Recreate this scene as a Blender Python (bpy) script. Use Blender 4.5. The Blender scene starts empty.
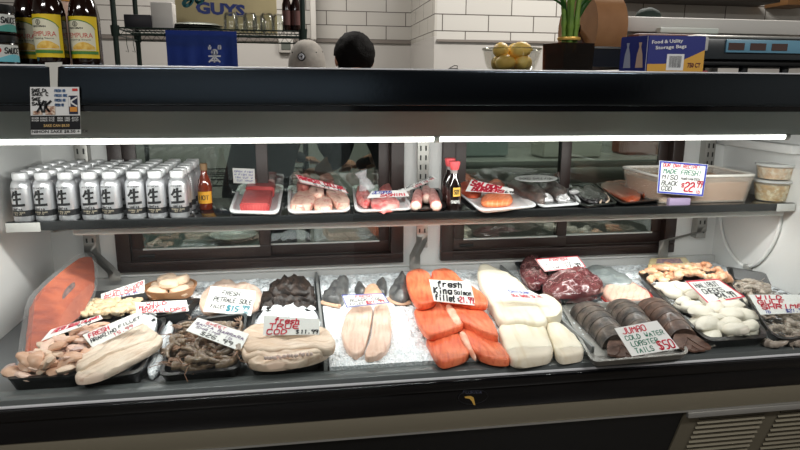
import bpy, bmesh, math, random
from mathutils import Vector, Matrix, noise
rng = random.Random(11)
SC = bpy.context.scene
COL = SC.collection
pi = math.pi

# ------------------------------------------------------------------ camera
F = 628.0
CAM = Vector((0, 0, 1.30))
def cam_basis(yaw, pitch, roll):
    y, p, r = map(math.radians, (yaw, pitch, roll))
    fwd = Vector((math.sin(y)*math.cos(p), math.cos(y)*math.cos(p), -math.sin(p)))
    right = Vector((math.cos(y), -math.sin(y), 0))
    up = right.cross(fwd)
    return right*math.cos(r)-up*math.sin(r), up*math.cos(r)+right*math.sin(r), fwd
BR_, BU_, BF_ = cam_basis(9.2, 12.5, -0.4)
cd = bpy.data.cameras.new('camera'); co = bpy.data.objects.new('camera', cd); COL.objects.link(co)
cd.sensor_width = 36.0; cd.lens = 36.0*F/800.0; cd.clip_start = 0.02
m = Matrix((BR_, BU_, -BF_)).transposed().to_4x4(); m.translation = CAM
co.matrix_world = m
SC.camera = co
def ray(u, v): return BR_*((u-400)/F) + BU_*((225-v)/F) + BF_
def V(u, v, Y): d = ray(u, v); return CAM + d*(Y/d.y)          # point on the upright plane y = Y
def D(u, v, Z): d = ray(u, v); return CAM + d*((Z-CAM.z)/d.z)  # point on the level plane z = Z
def PL(u, v, p, n): d = ray(u, v); return CAM + d*((p-CAM).dot(n)/d.dot(n))

# ------------------------------------------------------------------ materials
def lin(c):
    return tuple((x/255/12.92 if x/255 <= .04045 else ((x/255+.055)/1.055)**2.4) for x in c[:3]) + (1,)
MATS = {}
def M(name, col, rough=.5, metal=0, var=None, bump=None, stripe=None, emit=None, spec=None, trans=0, coat=0, alpha=None, veins=None, streak=None):
    if name in MATS: return MATS[name]
    mt = bpy.data.materials.new(name); mt.use_nodes = True; MATS[name] = mt
    nt = mt.node_tree; N = nt.nodes; L = nt.links; b = N['Principled BSDF']
    b.inputs['Base Color'].default_value = lin(col); b.inputs['Roughness'].default_value = rough
    b.inputs['Metallic'].default_value = metal
    if spec is not None: b.inputs['Specular IOR Level'].default_value = spec
    if trans: b.inputs['Transmission Weight'].default_value = trans
    if coat: b.inputs['Coat Weight'].default_value = coat; b.inputs['Coat Roughness'].default_value = .08
    if alpha is not None: b.inputs['Alpha'].default_value = alpha
    tc = N.new('ShaderNodeTexCoord'); out = None
    if var:
        c2, sc, lo, hi = var
        nz = N.new('ShaderNodeTexNoise'); nz.inputs['Scale'].default_value = sc; nz.inputs['Detail'].default_value = 6
        L.new(tc.outputs['Object'], nz.inputs['Vector'])
        rp = N.new('ShaderNodeValToRGB'); rp.color_ramp.elements[0].position = lo; rp.color_ramp.elements[1].position = hi
        rp.color_ramp.elements[0].color = lin(col); rp.color_ramp.elements[1].color = lin(c2)
        L.new(nz.outputs['Fac'], rp.inputs['Fac']); out = rp.outputs['Color']
    def over(fac, c2):
        nonlocal out
        mx = N.new('ShaderNodeMixRGB'); L.new(fac, mx.inputs[0])
        if out: L.new(out, mx.inputs[1])
        else: mx.inputs[1].default_value = lin(col)
        mx.inputs[2].default_value = lin(c2); out = mx.outputs[0]
    if stripe:
        c2, sc, rot, dist, lo, hi = stripe[:6]; k_ = stripe[6] if len(stripe) > 6 else .38
        mp = N.new('ShaderNodeMapping'); mp.inputs['Rotation'].default_value = (0, 0, rot)
        L.new(tc.outputs['Object'], mp.inputs['Vector'])
        wv = N.new('ShaderNodeTexWave'); wv.inputs['Scale'].default_value = sc; wv.inputs['Distortion'].default_value = dist
        wv.inputs['Detail'].default_value = 3; wv.inputs['Detail Scale'].default_value = 1.5
        L.new(mp.outputs[0], wv.inputs['Vector'])
        r2 = N.new('ShaderNodeValToRGB'); r2.color_ramp.elements[0].position = lo; r2.color_ramp.elements[1].position = hi; r2.color_ramp.elements[1].color = (k_, k_, k_, 1)
        L.new(wv.outputs['Fac'], r2.inputs['Fac']); over(r2.outputs['Color'], c2)
    if streak:      # grain drawn out along a direction in the level plane
        c2, ang, sc, lo, hi, kk = streak
        m1 = N.new('ShaderNodeMapping'); m1.inputs['Rotation'].default_value = (0, 0, -math.radians(ang)); L.new(tc.outputs['Object'], m1.inputs['Vector'])
        m2 = N.new('ShaderNodeMapping'); m2.inputs['Scale'].default_value = (.10, 1, .5); L.new(m1.outputs[0], m2.inputs['Vector'])
        n3 = N.new('ShaderNodeTexNoise'); n3.inputs['Scale'].default_value = sc; n3.inputs['Detail'].default_value = 5; n3.inputs['Distortion'].default_value = .3
        L.new(m2.outputs[0], n3.inputs['Vector'])
        r4 = N.new('ShaderNodeValToRGB'); r4.color_ramp.elements[0].position = lo; r4.color_ramp.elements[1].position = hi; r4.color_ramp.elements[1].color = (kk, kk, kk, 1)
        L.new(n3.outputs['Fac'], r4.inputs['Fac']); over(r4.outputs['Color'], c2)
    if veins:
        c2, sc, wd = veins
        nz2 = N.new('ShaderNodeTexNoise'); nz2.inputs['Scale'].default_value = sc; nz2.inputs['Detail'].default_value = 4
        nz2.inputs['Distortion'].default_value = .8
        L.new(tc.outputs['Object'], nz2.inputs['Vector'])
        r3 = N.new('ShaderNodeValToRGB'); e = r3.color_ramp.elements
        e[0].position = .5-wd; e[0].color = (0,0,0,1); e[1].position = .5; e[1].color = (1,1,1,1)
        e3 = e.new(.5+wd); e3.color = (0,0,0,1)
        L.new(nz2.outputs['Fac'], r3.inputs['Fac']); over(r3.outputs['Color'], c2)
    if out: L.new(out, b.inputs['Base Color'])
    if bump:
        st, sc, kind = bump
        t = N.new('ShaderNodeTexVoronoi' if kind == 'v' else 'ShaderNodeTexNoise'); t.inputs['Scale'].default_value = sc
        if kind != 'v': t.inputs['Detail'].default_value = 5
        L.new(tc.outputs['Object'], t.inputs['Vector'])
        bp = N.new('ShaderNodeBump'); bp.inputs['Strength'].default_value = st; bp.inputs['Distance'].default_value = .004
        L.new(t.outputs['Distance' if kind == 'v' else 'Fac'], bp.inputs['Height']); L.new(bp.outputs['Normal'], b.inputs['Normal'])
    if emit:
        b.inputs['Emission Color'].default_value = lin(emit[0]); b.inputs['Emission Strength'].default_value = emit[1]
    return mt
def glass_mat(name, tint=(255,255,255), gain=1.0, base=0.0, rough=0.0, refl=(255,255,255)):
    """thin pane: clear (tinted) film plus Fresnel reflection"""
    if name in MATS: return MATS[name]
    mt = bpy.data.materials.new(name); mt.use_nodes = True; MATS[name] = mt
    nt = mt.node_tree; N = nt.nodes; L = nt.links
    N.remove(N['Principled BSDF']); o = N['Material Output']
    tr = N.new('ShaderNodeBsdfTransparent'); tr.inputs['Color'].default_value = lin(tint)
    gl = N.new('ShaderNodeBsdfGlossy'); gl.inputs['Roughness'].default_value = rough; gl.inputs['Color'].default_value = lin(refl)
    fr = N.new('ShaderNodeFresnel'); fr.inputs['IOR'].default_value = 1.45
    ma = N.new('ShaderNodeMath'); ma.operation = 'MULTIPLY_ADD'; ma.use_clamp = True
    ma.inputs[1].default_value = gain; ma.inputs[2].default_value = base
    L.new(fr.outputs[0], ma.inputs[0])
    mx = N.new('ShaderNodeMixShader'); L.new(ma.outputs[0], mx.inputs[0]); L.new(tr.outputs[0], mx.inputs[1]); L.new(gl.outputs[0], mx.inputs[2])
    L.new(mx.outputs[0], o.inputs['Surface'])
    return mt
def film_mat(name, col, cover, rough=.15):
    """cloudy plastic film: part clear, part diffuse/glossy"""
    if name in MATS: return MATS[name]
    mt = M(name, col, rough, spec=.6)
    mt.node_tree.nodes['Principled BSDF'].inputs['Alpha'].default_value = cover
    return mt
def tile_mat(name, tile, grout, w, h, off=(0,0,0), axis='x'):
    if name in MATS: return MATS[name]
    mt = M(name, tile, .22, spec=.5)
    nt = mt.node_tree; N = nt.nodes; L = nt.links; b = N['Principled BSDF']
    tc = N.new('ShaderNodeTexCoord'); sx = N.new('ShaderNodeSeparateXYZ'); L.new(tc.outputs['Object'], sx.inputs[0])
    cb = N.new('ShaderNodeCombineXYZ'); L.new(sx.outputs['X' if axis == 'x' else 'Y'], cb.inputs[0]); L.new(sx.outputs['Z'], cb.inputs[1])
    mp = N.new('ShaderNodeMapping'); mp.inputs['Location'].default_value = off; L.new(cb.outputs[0], mp.inputs['Vector'])
    br = N.new('ShaderNodeTexBrick'); br.inputs['Scale'].default_value = 1; br.inputs['Brick Width'].default_value = w; br.inputs['Row Height'].default_value = h
    br.inputs['Mortar Size'].default_value = .0035; br.inputs['Mortar Smooth'].default_value = .2; br.inputs['Bias'].default_value = 0
    br.inputs['Color1'].default_value = lin(tile); br.inputs['Color2'].default_value = lin(tuple(c-5 for c in tile)); br.inputs['Mortar'].default_value = lin(grout)
    L.new(mp.outputs[0], br.inputs['Vector']); L.new(br.outputs['Color'], b.inputs['Base Color'])
    bp = N.new('ShaderNodeBump'); bp.inputs['Strength'].default_value = .5; bp.inputs['Distance'].default_value = .003; bp.invert = True
    L.new(br.outputs['Fac'], bp.inputs['Height']); L.new(bp.outputs['Normal'], b.inputs['Normal'])
    return mt

# ------------------------------------------------------------------ mesh helpers
def nb(): return bmesh.new()
def quad(bm, a, b, c, d, mi=0):
    f = bm.faces.new([bm.verts.new(p) for p in (a, b, c, d)]); f.material_index = mi; return f
def box(bm, x0, x1, y0, y1, z0, z1, mi=0, bev=0, seg=2):
    vs = [bm.verts.new((x, y, z)) for x in (x0, x1) for y in (y0, y1) for z in (z0, z1)]
    fs = [bm.faces.new([vs[i] for i in q]) for q in ((0,1,3,2),(4,6,7,5),(0,4,5,1),(2,3,7,6),(0,2,6,4),(1,5,7,3))]
    for f in fs: f.material_index = mi
    if bev:
        es = list({e for f in fs for e in f.edges})
        r = bmesh.ops.bevel(bm, geom=es, offset=bev, segments=seg, affect='EDGES', profile=.5)
        for f in r['faces']: f.material_index = mi
def prism(bm, pts, d, mi=0, bev=0):
    """closed polygon pts (3-D) extruded by vector d"""
    d = Vector(d); a = [bm.verts.new(p) for p in pts]; b = [bm.verts.new(Vector(p)+d) for p in pts]
    fs = [bm.faces.new(a[::-1]), bm.faces.new(b)]
    n = len(pts)
    for i in range(n): fs.append(bm.faces.new((a[i], a[(i+1) % n], b[(i+1) % n], b[i])))
    for f in fs: f.material_index = mi
    if bev:
        es = list({e for f in fs for e in f.edges}); r = bmesh.ops.bevel(bm, geom=es, offset=bev, segments=2, affect='EDGES')
        for f in r['faces']: f.material_index = mi
def lathe(bm, prof, n=24, c=(0,0,0), mi=0, sx=1, sy=1, cap0=True, cap1=True, a0=0):
    c = Vector(c); rings = []
    for r, z in prof:
        rings.append([bm.verts.new(c+Vector((r*sx*math.cos(a0+2*pi*i/n), r*sy*math.sin(a0+2*pi*i/n), z))) for i in range(n)])
    for k in range(len(rings)-1):
        for i in range(n):
            f = bm.faces.new((rings[k][i], rings[k][(i+1) % n], rings[k+1][(i+1) % n], rings[k+1][i])); f.material_index = mi
    if cap0: bm.faces.new(rings[0][::-1]).material_index = mi
    if cap1: bm.faces.new(rings[-1]).material_index = mi
def tube(bm, pts, r, n=8, mi=0, closed=False, flat=1.0, up=None):
    pts = [Vector(p) for p in pts]; k = len(pts); rings = []
    rr = r if isinstance(r, (list, tuple)) else [r]*k
    prev = None
    for i, p in enumerate(pts):
        t = (pts[(i+1) % k]-pts[i-1]) if (closed or 0 < i < k-1) else (pts[1]-pts[0] if i == 0 else pts[-1]-pts[-2])
        t.normalize()
        if prev is None: ref = Vector(up) if up else (Vector((0,0,1)) if abs(t.z) < .9 else Vector((0,1,0)))
        else: ref = prev
        s = t.cross(ref); s.normalize(); u = s.cross(t); u.normalize(); prev = u
        rings.append([bm.verts.new(p+(s*math.cos(2*pi*j/n)+u*flat*math.sin(2*pi*j/n))*rr[i]) for j in range(n)])
    m_ = k if closed else k-1
    for i in range(m_):
        a, b = rings[i], rings[(i+1) % k]
        for j in range(n): bm.faces.new((a[j], a[(j+1) % n], b[(j+1) % n], b[j])).material_index = mi
    if not closed:
        bm.faces.new(rings[0][::-1]).material_index = mi; bm.faces.new(rings[-1]).material_index = mi
def ball(bm, c, r, sx=1, sy=1, sz=1, sub=2, mi=0, jit=0, rot=None, freq=20):
    g = bmesh.ops.create_icosphere(bm, subdivisions=sub, radius=1)
    for v in g['verts']:
        p = v.co.copy(); 
        k = 1 + jit*noise.noise(p*freq*.1+Vector(c)*37)
        q = Vector((p.x*sx*r, p.y*sy*r, p.z*sz*r))*k
        if rot: q = rot @ q
        v.co = Vector(c)+q
    for v in g['verts']:
        for f in v.link_faces: f.material_index = mi
def chaikin(pts, it=2, closed=True):
    for _ in range(it):
        out = []; n = len(pts)
        if not closed: out.append(pts[0])
        for i in range(n if closed else n-1):
            a, b = pts[i], pts[(i+1) % n]
            out += [a*.75+b*.25, a*.25+b*.75]
        if not closed: out.append(pts[-1])
        pts = out
    return pts
def obj(name, bm, mats, parent=None, origin=None, smooth=True, kind=None, label=None, angle=40):
    """one mesh object; vertices are given in world space and stored about origin (or the parent's base)"""
    og = Vector(origin) if origin is not None else (Vector(parent['_o']) if parent is not None and '_o' in parent else Vector((0,0,0)))
    bmesh.ops.recalc_face_normals(bm, faces=bm.faces)
    for v in bm.verts: v.co -= og
    me = bpy.data.meshes.new(name)
    if smooth:
        for f in bm.faces: f.smooth = True
        ca = math.radians(angle)
        for e in bm.edges:
            if len(e.link_faces) == 2 and e.calc_face_angle(0) > ca: e.smooth = False
    bm.to_mesh(me); bm.free()
    for mt in (mats if isinstance(mats, (list, tuple)) else [mats]): me.materials.append(mt)
    o = bpy.data.objects.new(name, me); COL.objects.link(o)
    if parent is not None:
        o.parent = parent
        po = Vector(parent['_o']) if '_o' in parent else Vector((0,0,0))
        o.location = og-po
    else: o.location = og
    o['_o'] = tuple(og)
    if kind: o['kind'] = kind
    if label: o['label'] = label
    return o
def tag(o, label, cat, group=None, kind=None):
    o['label'] = label; o['category'] = cat
    if group: o['group'] = group
    if kind: o['kind'] = kind
    return o
def thing(name, loc, label, cat, group=None):
    o = bpy.data.objects.new(name, None); COL.objects.link(o); o.location = loc; o.empty_display_size = .02
    o['_o'] = tuple(loc); return tag(o, label, cat, group)
def dup(root, loc, rot=(0,0,0), label=None, group=None, scale=None, skip=()):
    r = root.copy(); COL.objects.link(r); r.location = loc; r.rotation_euler = rot
    if scale: r.scale = scale
    if label: r['label'] = label
    if group: r['group'] = group
    for ch in root.children:
        if ch.name.split('.')[0] in skip: continue
        c = ch.copy(); COL.objects.link(c); c.parent = r
        for g in ch.children:
            d = g.copy(); COL.objects.link(d); d.parent = c
    return r
def struct(name, bm, mats, smooth=False): return obj(name, bm, mats, smooth=smooth, kind='structure')

# ------------------------------------------------------------------ marker lettering
GL = dict(A='002640,1232', B='0006364544330300,33424130', C='4536160501103041', D='00062644422000', E='40000646,0333', F='000646,0333',
    G='45361605011030414323', H='0006,4046,0343', I='2026', J='4641301001', K='0006,460340', L='060040', M='0006234640', N='00064046',
    O='100105163645413010', P='00063645443303', Q='100105163645413010,2240', R='00063645443303,2340', S='453616050413334241301001', T='0646,2620',
    U='060110304146', V='062046', W='0610243046', X='0046,0640', Y='062346,2320', Z='06460040',
    a='44140301104144,4440', b='0600,04143443413000', d='4640,44140301103041', e='02424434140301103041', f='36261510,0434', g='44140301114144,444010',
    h='0006,0314343330', i='2023,2526', k='0006,330230', l='2620', m='0004,03142420,24344340', n='0004,0214343330', o='100103143443413010',
    r='0004,021434', s='4414031232311000', t='261030,0434', u='0401103041,4440', y='0412,4400')
GL.update({'0': '100105163645413010', '1': '152620', '2': '0516364544020040', '3': '05163645443323,334241301001', '4': '360242,3530', '5': '4606033342413010',
    '6': '46160401103041423303', '7': '064610', '8': '13040516364544331302011030414233', '9': '4314050616364643,4430', '$': '453616050413334241301001,2620',
    '.': '2021', '!': '2623,2021', '/': '0046', '-': '0343', '+': '0343,2125'})
def glyph_lines(ch):
    s = GL.get(ch, '')
    return [[(int(p[i]), int(p[i+1])) for i in range(0, len(p)-1, 2)] for p in s.split(',') if len(p) >= 4]
def write(bm, fn, text, s0, t0, s1, h, w=.16, jit=.25, slant=.15, mi=0, asp=1.0, smooth=1):
    """write text from s0 to s1 on baseline t0, letter height h; fn(s,t) maps to space; asp = card width/height"""
    n = len(text); adv = (s1-s0)/n; cw = adv*.72
    for k, ch in enumerate(text):
        for ln in glyph_lines(ch):
            jx, jy = rng.uniform(-jit, jit)*.25, rng.uniform(-jit, jit)*.5
            pts = [Vector((x+jx+rng.uniform(-jit, jit)*.25, y+jy+rng.uniform(-jit, jit)*.25, 0)) for x, y in ln]
            if smooth and len(pts) > 2: pts = chaikin(pts, 1, False)
            P = [Vector((s0+k*adv+(p.x/4)*cw+slant*(p.y/6)*h/asp, t0+p.y/6*h, 0)) for p in pts]
            ribbon(bm, fn, P, w*h, asp, mi)
def ribbon(bm, fn, P, w, asp=1.0, mi=0):
    """flat marker stroke along P (s,t); w in units of card height"""
    for a, b in zip(P[:-1], P[1:]):
        d = Vector(((b.x-a.x)*asp, b.y-a.y, 0))
        if d.length < 1e-6: continue
        d.normalize(); q = Vector((-d.y, d.x, 0))*w*.5; e = d*w*.35
        def c(p, sg, en): 
            v = q*sg+e*en; return fn(p.x+v.x/asp, p.y+v.y)
        quad(bm, c(a,-1,-1), c(b,-1,1), c(b,1,1), c(a,1,-1), mi)
def font_text(name, body, p, right, up, height, mat, parent, width=None, bold=0.0):
    cu = bpy.data.curves.new('t', 'FONT'); cu.body = body; cu.size = 1; cu.offset = bold; cu.resolution_u = 2
    tmp = bpy.data.objects.new('t', cu); COL.objects.link(tmp)
    me = bpy.data.meshes.new_from_object(tmp.evaluated_get(bpy.context.evaluated_depsgraph_get()))
    bpy.data.objects.remove(tmp); bpy.data.curves.remove(cu)
    bm = nb(); bm.from_mesh(me); bpy.data.meshes.remove(me)
    if not bm.verts: bm.free(); return None
    xs = [v.co.x for v in bm.verts]; ys = [v.co.y for v in bm.verts]
    x0, x1, y0, y1 = min(xs), max(xs), min(ys), max(ys)
    sc = height/(y1-y0); sxx = (width/(x1-x0)) if width else sc
    right = Vector(right).normalized(); up = Vector(up).normalized(); p = Vector(p)
    for v in bm.verts: v.co = p+right*((v.co.x-x0)*sxx)+up*((v.co.y-y0)*sc)
    return obj(name, bm, mat, parent, smooth=False)

INK = {'r': M('red_marker', (205,30,60), .6), 'k': M('black_marker', (28,26,32), .6), 'b': M('blue_marker', (45,60,165), .6),
       'g': M('green_marker', (40,120,95), .6), 't': M('teal_marker', (20,150,170), .6), 'p': M('purple_marker', (90,45,110), .6)}
INK['r2'] = INK['r']
PAPER = M('card_paper', (226,226,223), .5)
def card(px, z, n, lines, label, border=None, name='price_card', group=None, cat='sign', anchor=None):
    """hand-lettered card through four picture corners TL TR BR BL on the plane of normal n whose centre is at height z"""
    n = Vector(n).normalized()
    cu = sum(p[0] for p in px)/4; cv = sum(p[1] for p in px)/4
    A = anchor if anchor is not None else D(cu, cv, z)
    TL, TR, BRt, BL = [PL(u, v, A, n) for u, v in px]
    og = (BL+BRt)/2
    bm = nb(); prism(bm, [BL, BRt, TR, TL], -n*.0015)
    o = obj(name, bm, PAPER, origin=og, smooth=False); tag(o, label, cat, group)
    off = n*.0009
    fn = lambda s, t: (BL*(1-s)+BRt*s)*(1-t)+(TL*(1-s)+TR*s)*t+off
    asp = max(.3, (BRt-BL).length/max(1e-4, (TL-BL).length))
    if border:
        b2 = nb(); e = .035
        c = [Vector((e/asp, e, 0)), Vector((1-e/asp, e, 0)), Vector((1-e/asp, 1-e, 0)), Vector((e/asp, 1-e, 0))]
        ribbon(b2, fn, c+[c[0]], .05, asp); obj('border', b2, INK[border], o, smooth=False)
    by = {}
    for ln in lines: by.setdefault(ln[5], []).append(ln)
    for ink, ls in by.items():
        b2 = nb()
        for (tx, s0, t0, s1, h, _, w) in ls: write(b2, fn, tx, s0, t0, s1, h, w, asp=asp)
        if len(b2.verts): obj('lettering', b2, INK[ink], o, smooth=False)
        else: b2.free()
    return o

# ------------------------------------------------------------------ generic food shapes
def fillet(name, px, z0, h, mats, parent=None, rings=6, pw=2.2, nz=.06, nf=45, slope=(0,0), spine=.6, edge=.62, world=None, it=2, origin=None, mi=0, ridge=None):
    """a cut of fish: picture outline px on the level plane through its edge, domed to height h"""
    P = [Vector(p) for p in world] if world else [D(u, v, z0+h*.35) for u, v in px]
    P = [Vector((p.x, p.y, 0)) for p in P]; P = chaikin(P, it)
    if ridge: rings = 10
    c = sum(P, Vector())/len(P)
    sxx = sum((p.x-c.x)**2 for p in P); syy = sum((p.y-c.y)**2 for p in P); sxy = sum((p.x-c.x)*(p.y-c.y) for p in P)
    th = .5*math.atan2(2*sxy, sxx-syy); ax = Vector((math.cos(th), math.sin(th), 0))
    pr = [(p-c).dot(ax) for p in P]; lo, hi = min(pr), max(pr); qa = Vector((-ax.y, ax.x, 0)); wq = max(abs((p-c).dot(qa)) for p in P)
    a, b = min(0, lo+wq*1.0)*spine/.6, max(0, hi-wq*1.0)*spine/.6
    S = [c+ax*max(a, min(b, t*.8)) for t in pr]
    def zz(p): return slope[0]*(p.x-c.x)+slope[1]*(p.y-c.y)
    bm = nb(); R = []
    lv = [(.94, 0.0), (1.0, edge*.45)] + [(1-(k/rings), edge+(1-edge)*(1-(1-k/rings)**pw)) for k in range(0, rings+1)]
    lv[2] = (.985, edge)
    if edge >= .7: lv = [(.965, 0), (1, .25), (.997, .70), (.95, .92)]+[(.95*(1-k/rings), .92+.08*(1-(1-k/rings)**pw)) for k in range(1, rings+1)]
    for s, t in lv:
        ring = []
        for p, q in zip(P, S):
            v = q+(p-q)*s
            dz = h*nz*4*noise.noise(Vector((v.x*nf, v.y*nf, z0*9)))*(1 if t > 0 else 0)
            if ridge and t > .5:
                ac = (v-c).dot(qa); dz += ridge[0]*math.sin(ac*ridge[1]+1.6*noise.noise(Vector((v.x*14, v.y*14, 2))))*min(1, (1-s)*4)
            ring.append(bm.verts.new((v.x, v.y, z0+h*t+dz+zz(v))))
        R.append(ring)
    n = len(P)
    for k in range(len(R)-1):
        for i in range(n): bm.faces.new((R[k][i], R[k][(i+1) % n], R[k+1][(i+1) % n], R[k+1][i])).material_index = mi
    bm.faces.new(R[0][::-1]).material_index = mi
    bmesh.ops.remove_doubles(bm, verts=bm.verts, dist=.0006)
    bmesh.ops.dissolve_degenerate(bm, edges=bm.edges, dist=.0003)
    return obj(name, bm, mats, parent, origin=origin if origin is not None else (None if parent is not None else (c.x, c.y, z0)), angle=70)
def tray(name, px, zr, depth, mat, label, lip=.008, inset=.88, world=None, group=None, cat='tray', r=.12):
    P = [Vector(p) for p in world] if world else [D(u, v, zr) for u, v in px]
    c = sum(P, Vector())/4
    out = []
    for i in range(4):      # rounded corners
        a, b, d = P[i-1], P[i], P[(i+1) % 4]
        for t in (0, .25, .5, .75, 1):
            p = b+(a-b)*r; q = b+(d-b)*r
            out.append(p*(1-t)**2+b*2*t*(1-t)+q*t*t)
    bm = nb(); mn = min((P[0]-P[1]).length, (P[1]-P[2]).length); R = []
    for s, z in ((inset, -depth), (.985, -.004), (1, -.001), (1, .001), (1-lip*2/mn, .001), (inset-.02, -depth+.003)):
        R.append([bm.verts.new(c+(p-c)*s+Vector((0,0,z))) for p in out])
    n = len(out)
    for k in range(len(R)-1):
        for i in range(n): bm.faces.new((R[k][i], R[k][(i+1) % n], R[k+1][(i+1) % n], R[k+1][i]))
    bm.faces.new(R[0][::-1]); bm.faces.new(R[-1])
    o = obj(name, bm, mat, origin=(c.x, c.y, zr-depth), angle=50)
    return tag(o, label, cat, group)
def inside(p, poly):
    c = False; n = len(poly)
    for i in range(n):
        a, b = poly[i], poly[i-1]
        if (a[1] > p[1]) != (b[1] > p[1]) and p[0] < (b[0]-a[0])*(p[1]-a[1])/(b[1]-a[1])+a[0]: c = not c
    return c
def scatter(poly, n, mind):
    xs = [p[0] for p in poly]; ys = [p[1] for p in poly]; out = []; tries = 0
    while len(out) < n and tries < 6000:
        tries += 1; md = mind*(1-tries/9000)
        p = (rng.uniform(min(xs), max(xs)), rng.uniform(min(ys), max(ys)))
        if inside(p, poly) and all((p[0]-q[0])**2+((p[1]-q[1])*1.5)**2 > md*md for q in out): out.append(p)
    return sorted(out, key=lambda q: q[1])

# ================================================================== THE ROOM
plaster = M('plaster', (150,146,140), .7, bump=(.15, 30, 'n'))
bm = nb(); box(bm, -3.2, 4.2, -3.2, 5.4, -.05, 0); struct('floor', bm, M('quarry_floor', (70,64,58), .35, var=((90,84,76), 3, .3, .7)))
bm = nb(); box(bm, -3.2, 4.2, -3.2, 5.4, 2.9, 2.95); struct('ceiling', bm, plaster)
bm = nb(); box(bm, -3.25, -3.2, -3.2, 5.4, 0, 2.9); struct('wall_left', bm, plaster)
bm = nb(); box(bm, 4.2, 4.25, -3.2, 5.4, 0, 2.9); struct('wall_right', bm, plaster)
bm = nb(); box(bm, -3.25, .5, -3.25, -3.2, 0, 2.9); box(bm, .5, 4.25, -3.25, -3.2, 0, 2.9, 1); struct('wall_front', bm, [M('reflected_wall_pale', (178,186,192), .7), M('reflected_wall_dark', (30,30,34), .7)])  # unseen wall; pale and dark halves added to shape the header's reflection
TF = tile_mat('tile_far', (190,186,180), (95,90,86), .31, .104, (0.07, .012, 0))
TN = tile_mat('tile_near', (200,197,191), (88,82,76), .312, .1045, (.14, 0.018, 0))
TS = tile_mat('tile_side', (190,186,178), (95,90,86), .312, .1045, (.1, 0.018, 0), 'y')
WP = M('wall_panel', (184,180,175), .45)
bm = nb(); box(bm, -3.2, .91, 5.1, 5.2, 1.64, 2.9); box(bm, -3.2, .91, 5.1, 5.2, 0, 1.64, 1); struct('wall_back', bm, [TF, WP])
bm = nb(); box(bm, .915, 4.2, 4.2, 4.3, 1.595, 2.9); box(bm, .915, 4.2, 4.2, 4.3, 0, 1.595, 1); struct('wall_back_near', bm, [TN, WP])
bm = nb(); box(bm, .90, .9149, 4.2001, 5.1, 1.62, 2.9); box(bm, .90, .9149, 4.2001, 5.1, 0, 1.62, 1); struct('wall_return', bm, [TS, WP])
gr = M('grey_trim', (120,112,106), .5)
bm = nb(); box(bm, -3.2, .895, 5.085, 5.0999, 1.625, 1.65); struct('trim_1', bm, gr)
bm = nb(); box(bm, .915, 4.2, 4.185, 4.1999, 1.585, 1.60); struct('trim_2', bm, gr)

# ================================================================== THE DISPLAY CASE
steel_black = M('black_steel', (76,84,92), .18, 1, bump=(.03, 90, 'n'))
black_gloss = M('black_gloss', (10,10,12), .06, 0, spec=.6)
black_matt = M('black_matt', (9,9,9), .5)
steel = M('brushed_steel', (164,162,157), .38, .6, bump=(.04, 120, 'n'))
steel_dk = M('dark_steel', (118,116,112), .34, .9)
strip_m = M('kick_strip', (128,121,104), .5, .45)
white_in = M('white_liner', (232,232,230), .42)
hood_m = M('grey_hood', (124,132,130), .45, .3)
brown_f = M('brown_frame', (44,29,25), .4, .1)
XL, XR, YB = -.80, 1.57, 2.13
case = thing('display_case', (.385, 1.72, 0), 'long refrigerated seafood display case with black top rail, glass front and lit white inside', 'display case')
def cp(name, bm, mats, parent=None, **k): return obj(name, bm, mats, parent or case, origin=(.385, 1.72, 0), **k)
def cp(name, bm, mats, parent=None, **k):
    o = obj(name, bm, mats, None, origin=(.385, 1.72, 0), **k); o.parent = parent or case; o.location = (0, 0, 0); return o
# end walls, floor pan, back wall with two openings
bm = nb(); box(bm, XL-.05, XL, 1.36, YB+.03, .56, 1.24, bev=.004); cp('end_wall', bm, white_in)
bm = nb(); box(bm, XR, XR+.05, 1.36, YB+.03, .56, 1.24, bev=.004); cp('end_wall', bm, white_in)
W1, W2, ZB, ZT = (-.60, .355), (.49, 1.395), .69, 1.2
bm = nb()
for x0, x1, z0, z1 in ((XL, XR, .56, ZB), (XL, W1[0], ZB, 1.24), (W1[1], W2[0], ZB, 1.24), (W2[1], XR, ZB, 1.24), (W1[0], W1[1], ZT, 1.24), (W2[0], W2[1], ZT, 1.24)):
    box(bm, x0, x1, YB, YB+.03, z0, z1)
cp('back_wall', bm, white_in)
bm = nb(); box(bm, XL, XR, YB-.02, YB, .60, .672); cp('air_duct_panel', bm, M('duct_panel', (205,205,203), .4))
bm = nb(); box(bm, XL, .045, 1.365, YB-.02, .585, .632); cp('deck_pan', bm, M('deck_pan', (120,122,124), .38, .5))
bm = nb(); box(bm, .055, XR, 1.365, YB-.02, .585, .632); cp('deck_pan', bm, M('deck_pan', (120,122,124), .38, .5))
for a, b in (((318,277),(324.5,383)), ((507,268),(592,364))):
    p, q = D(*a, .65), D(*b, .65); x = (p.x+q.x)/2
    bm = nb(); box(bm, x-.004, x+.004, 1.37, YB-.022, .632, .668, bev=.001); cp('deck_divider', bm, M('divider_grey', (132,133,132), .4))
    DV2 = x
pane = glass_mat('sliding_glass', (206,216,211), 1.6, .04)
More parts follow.
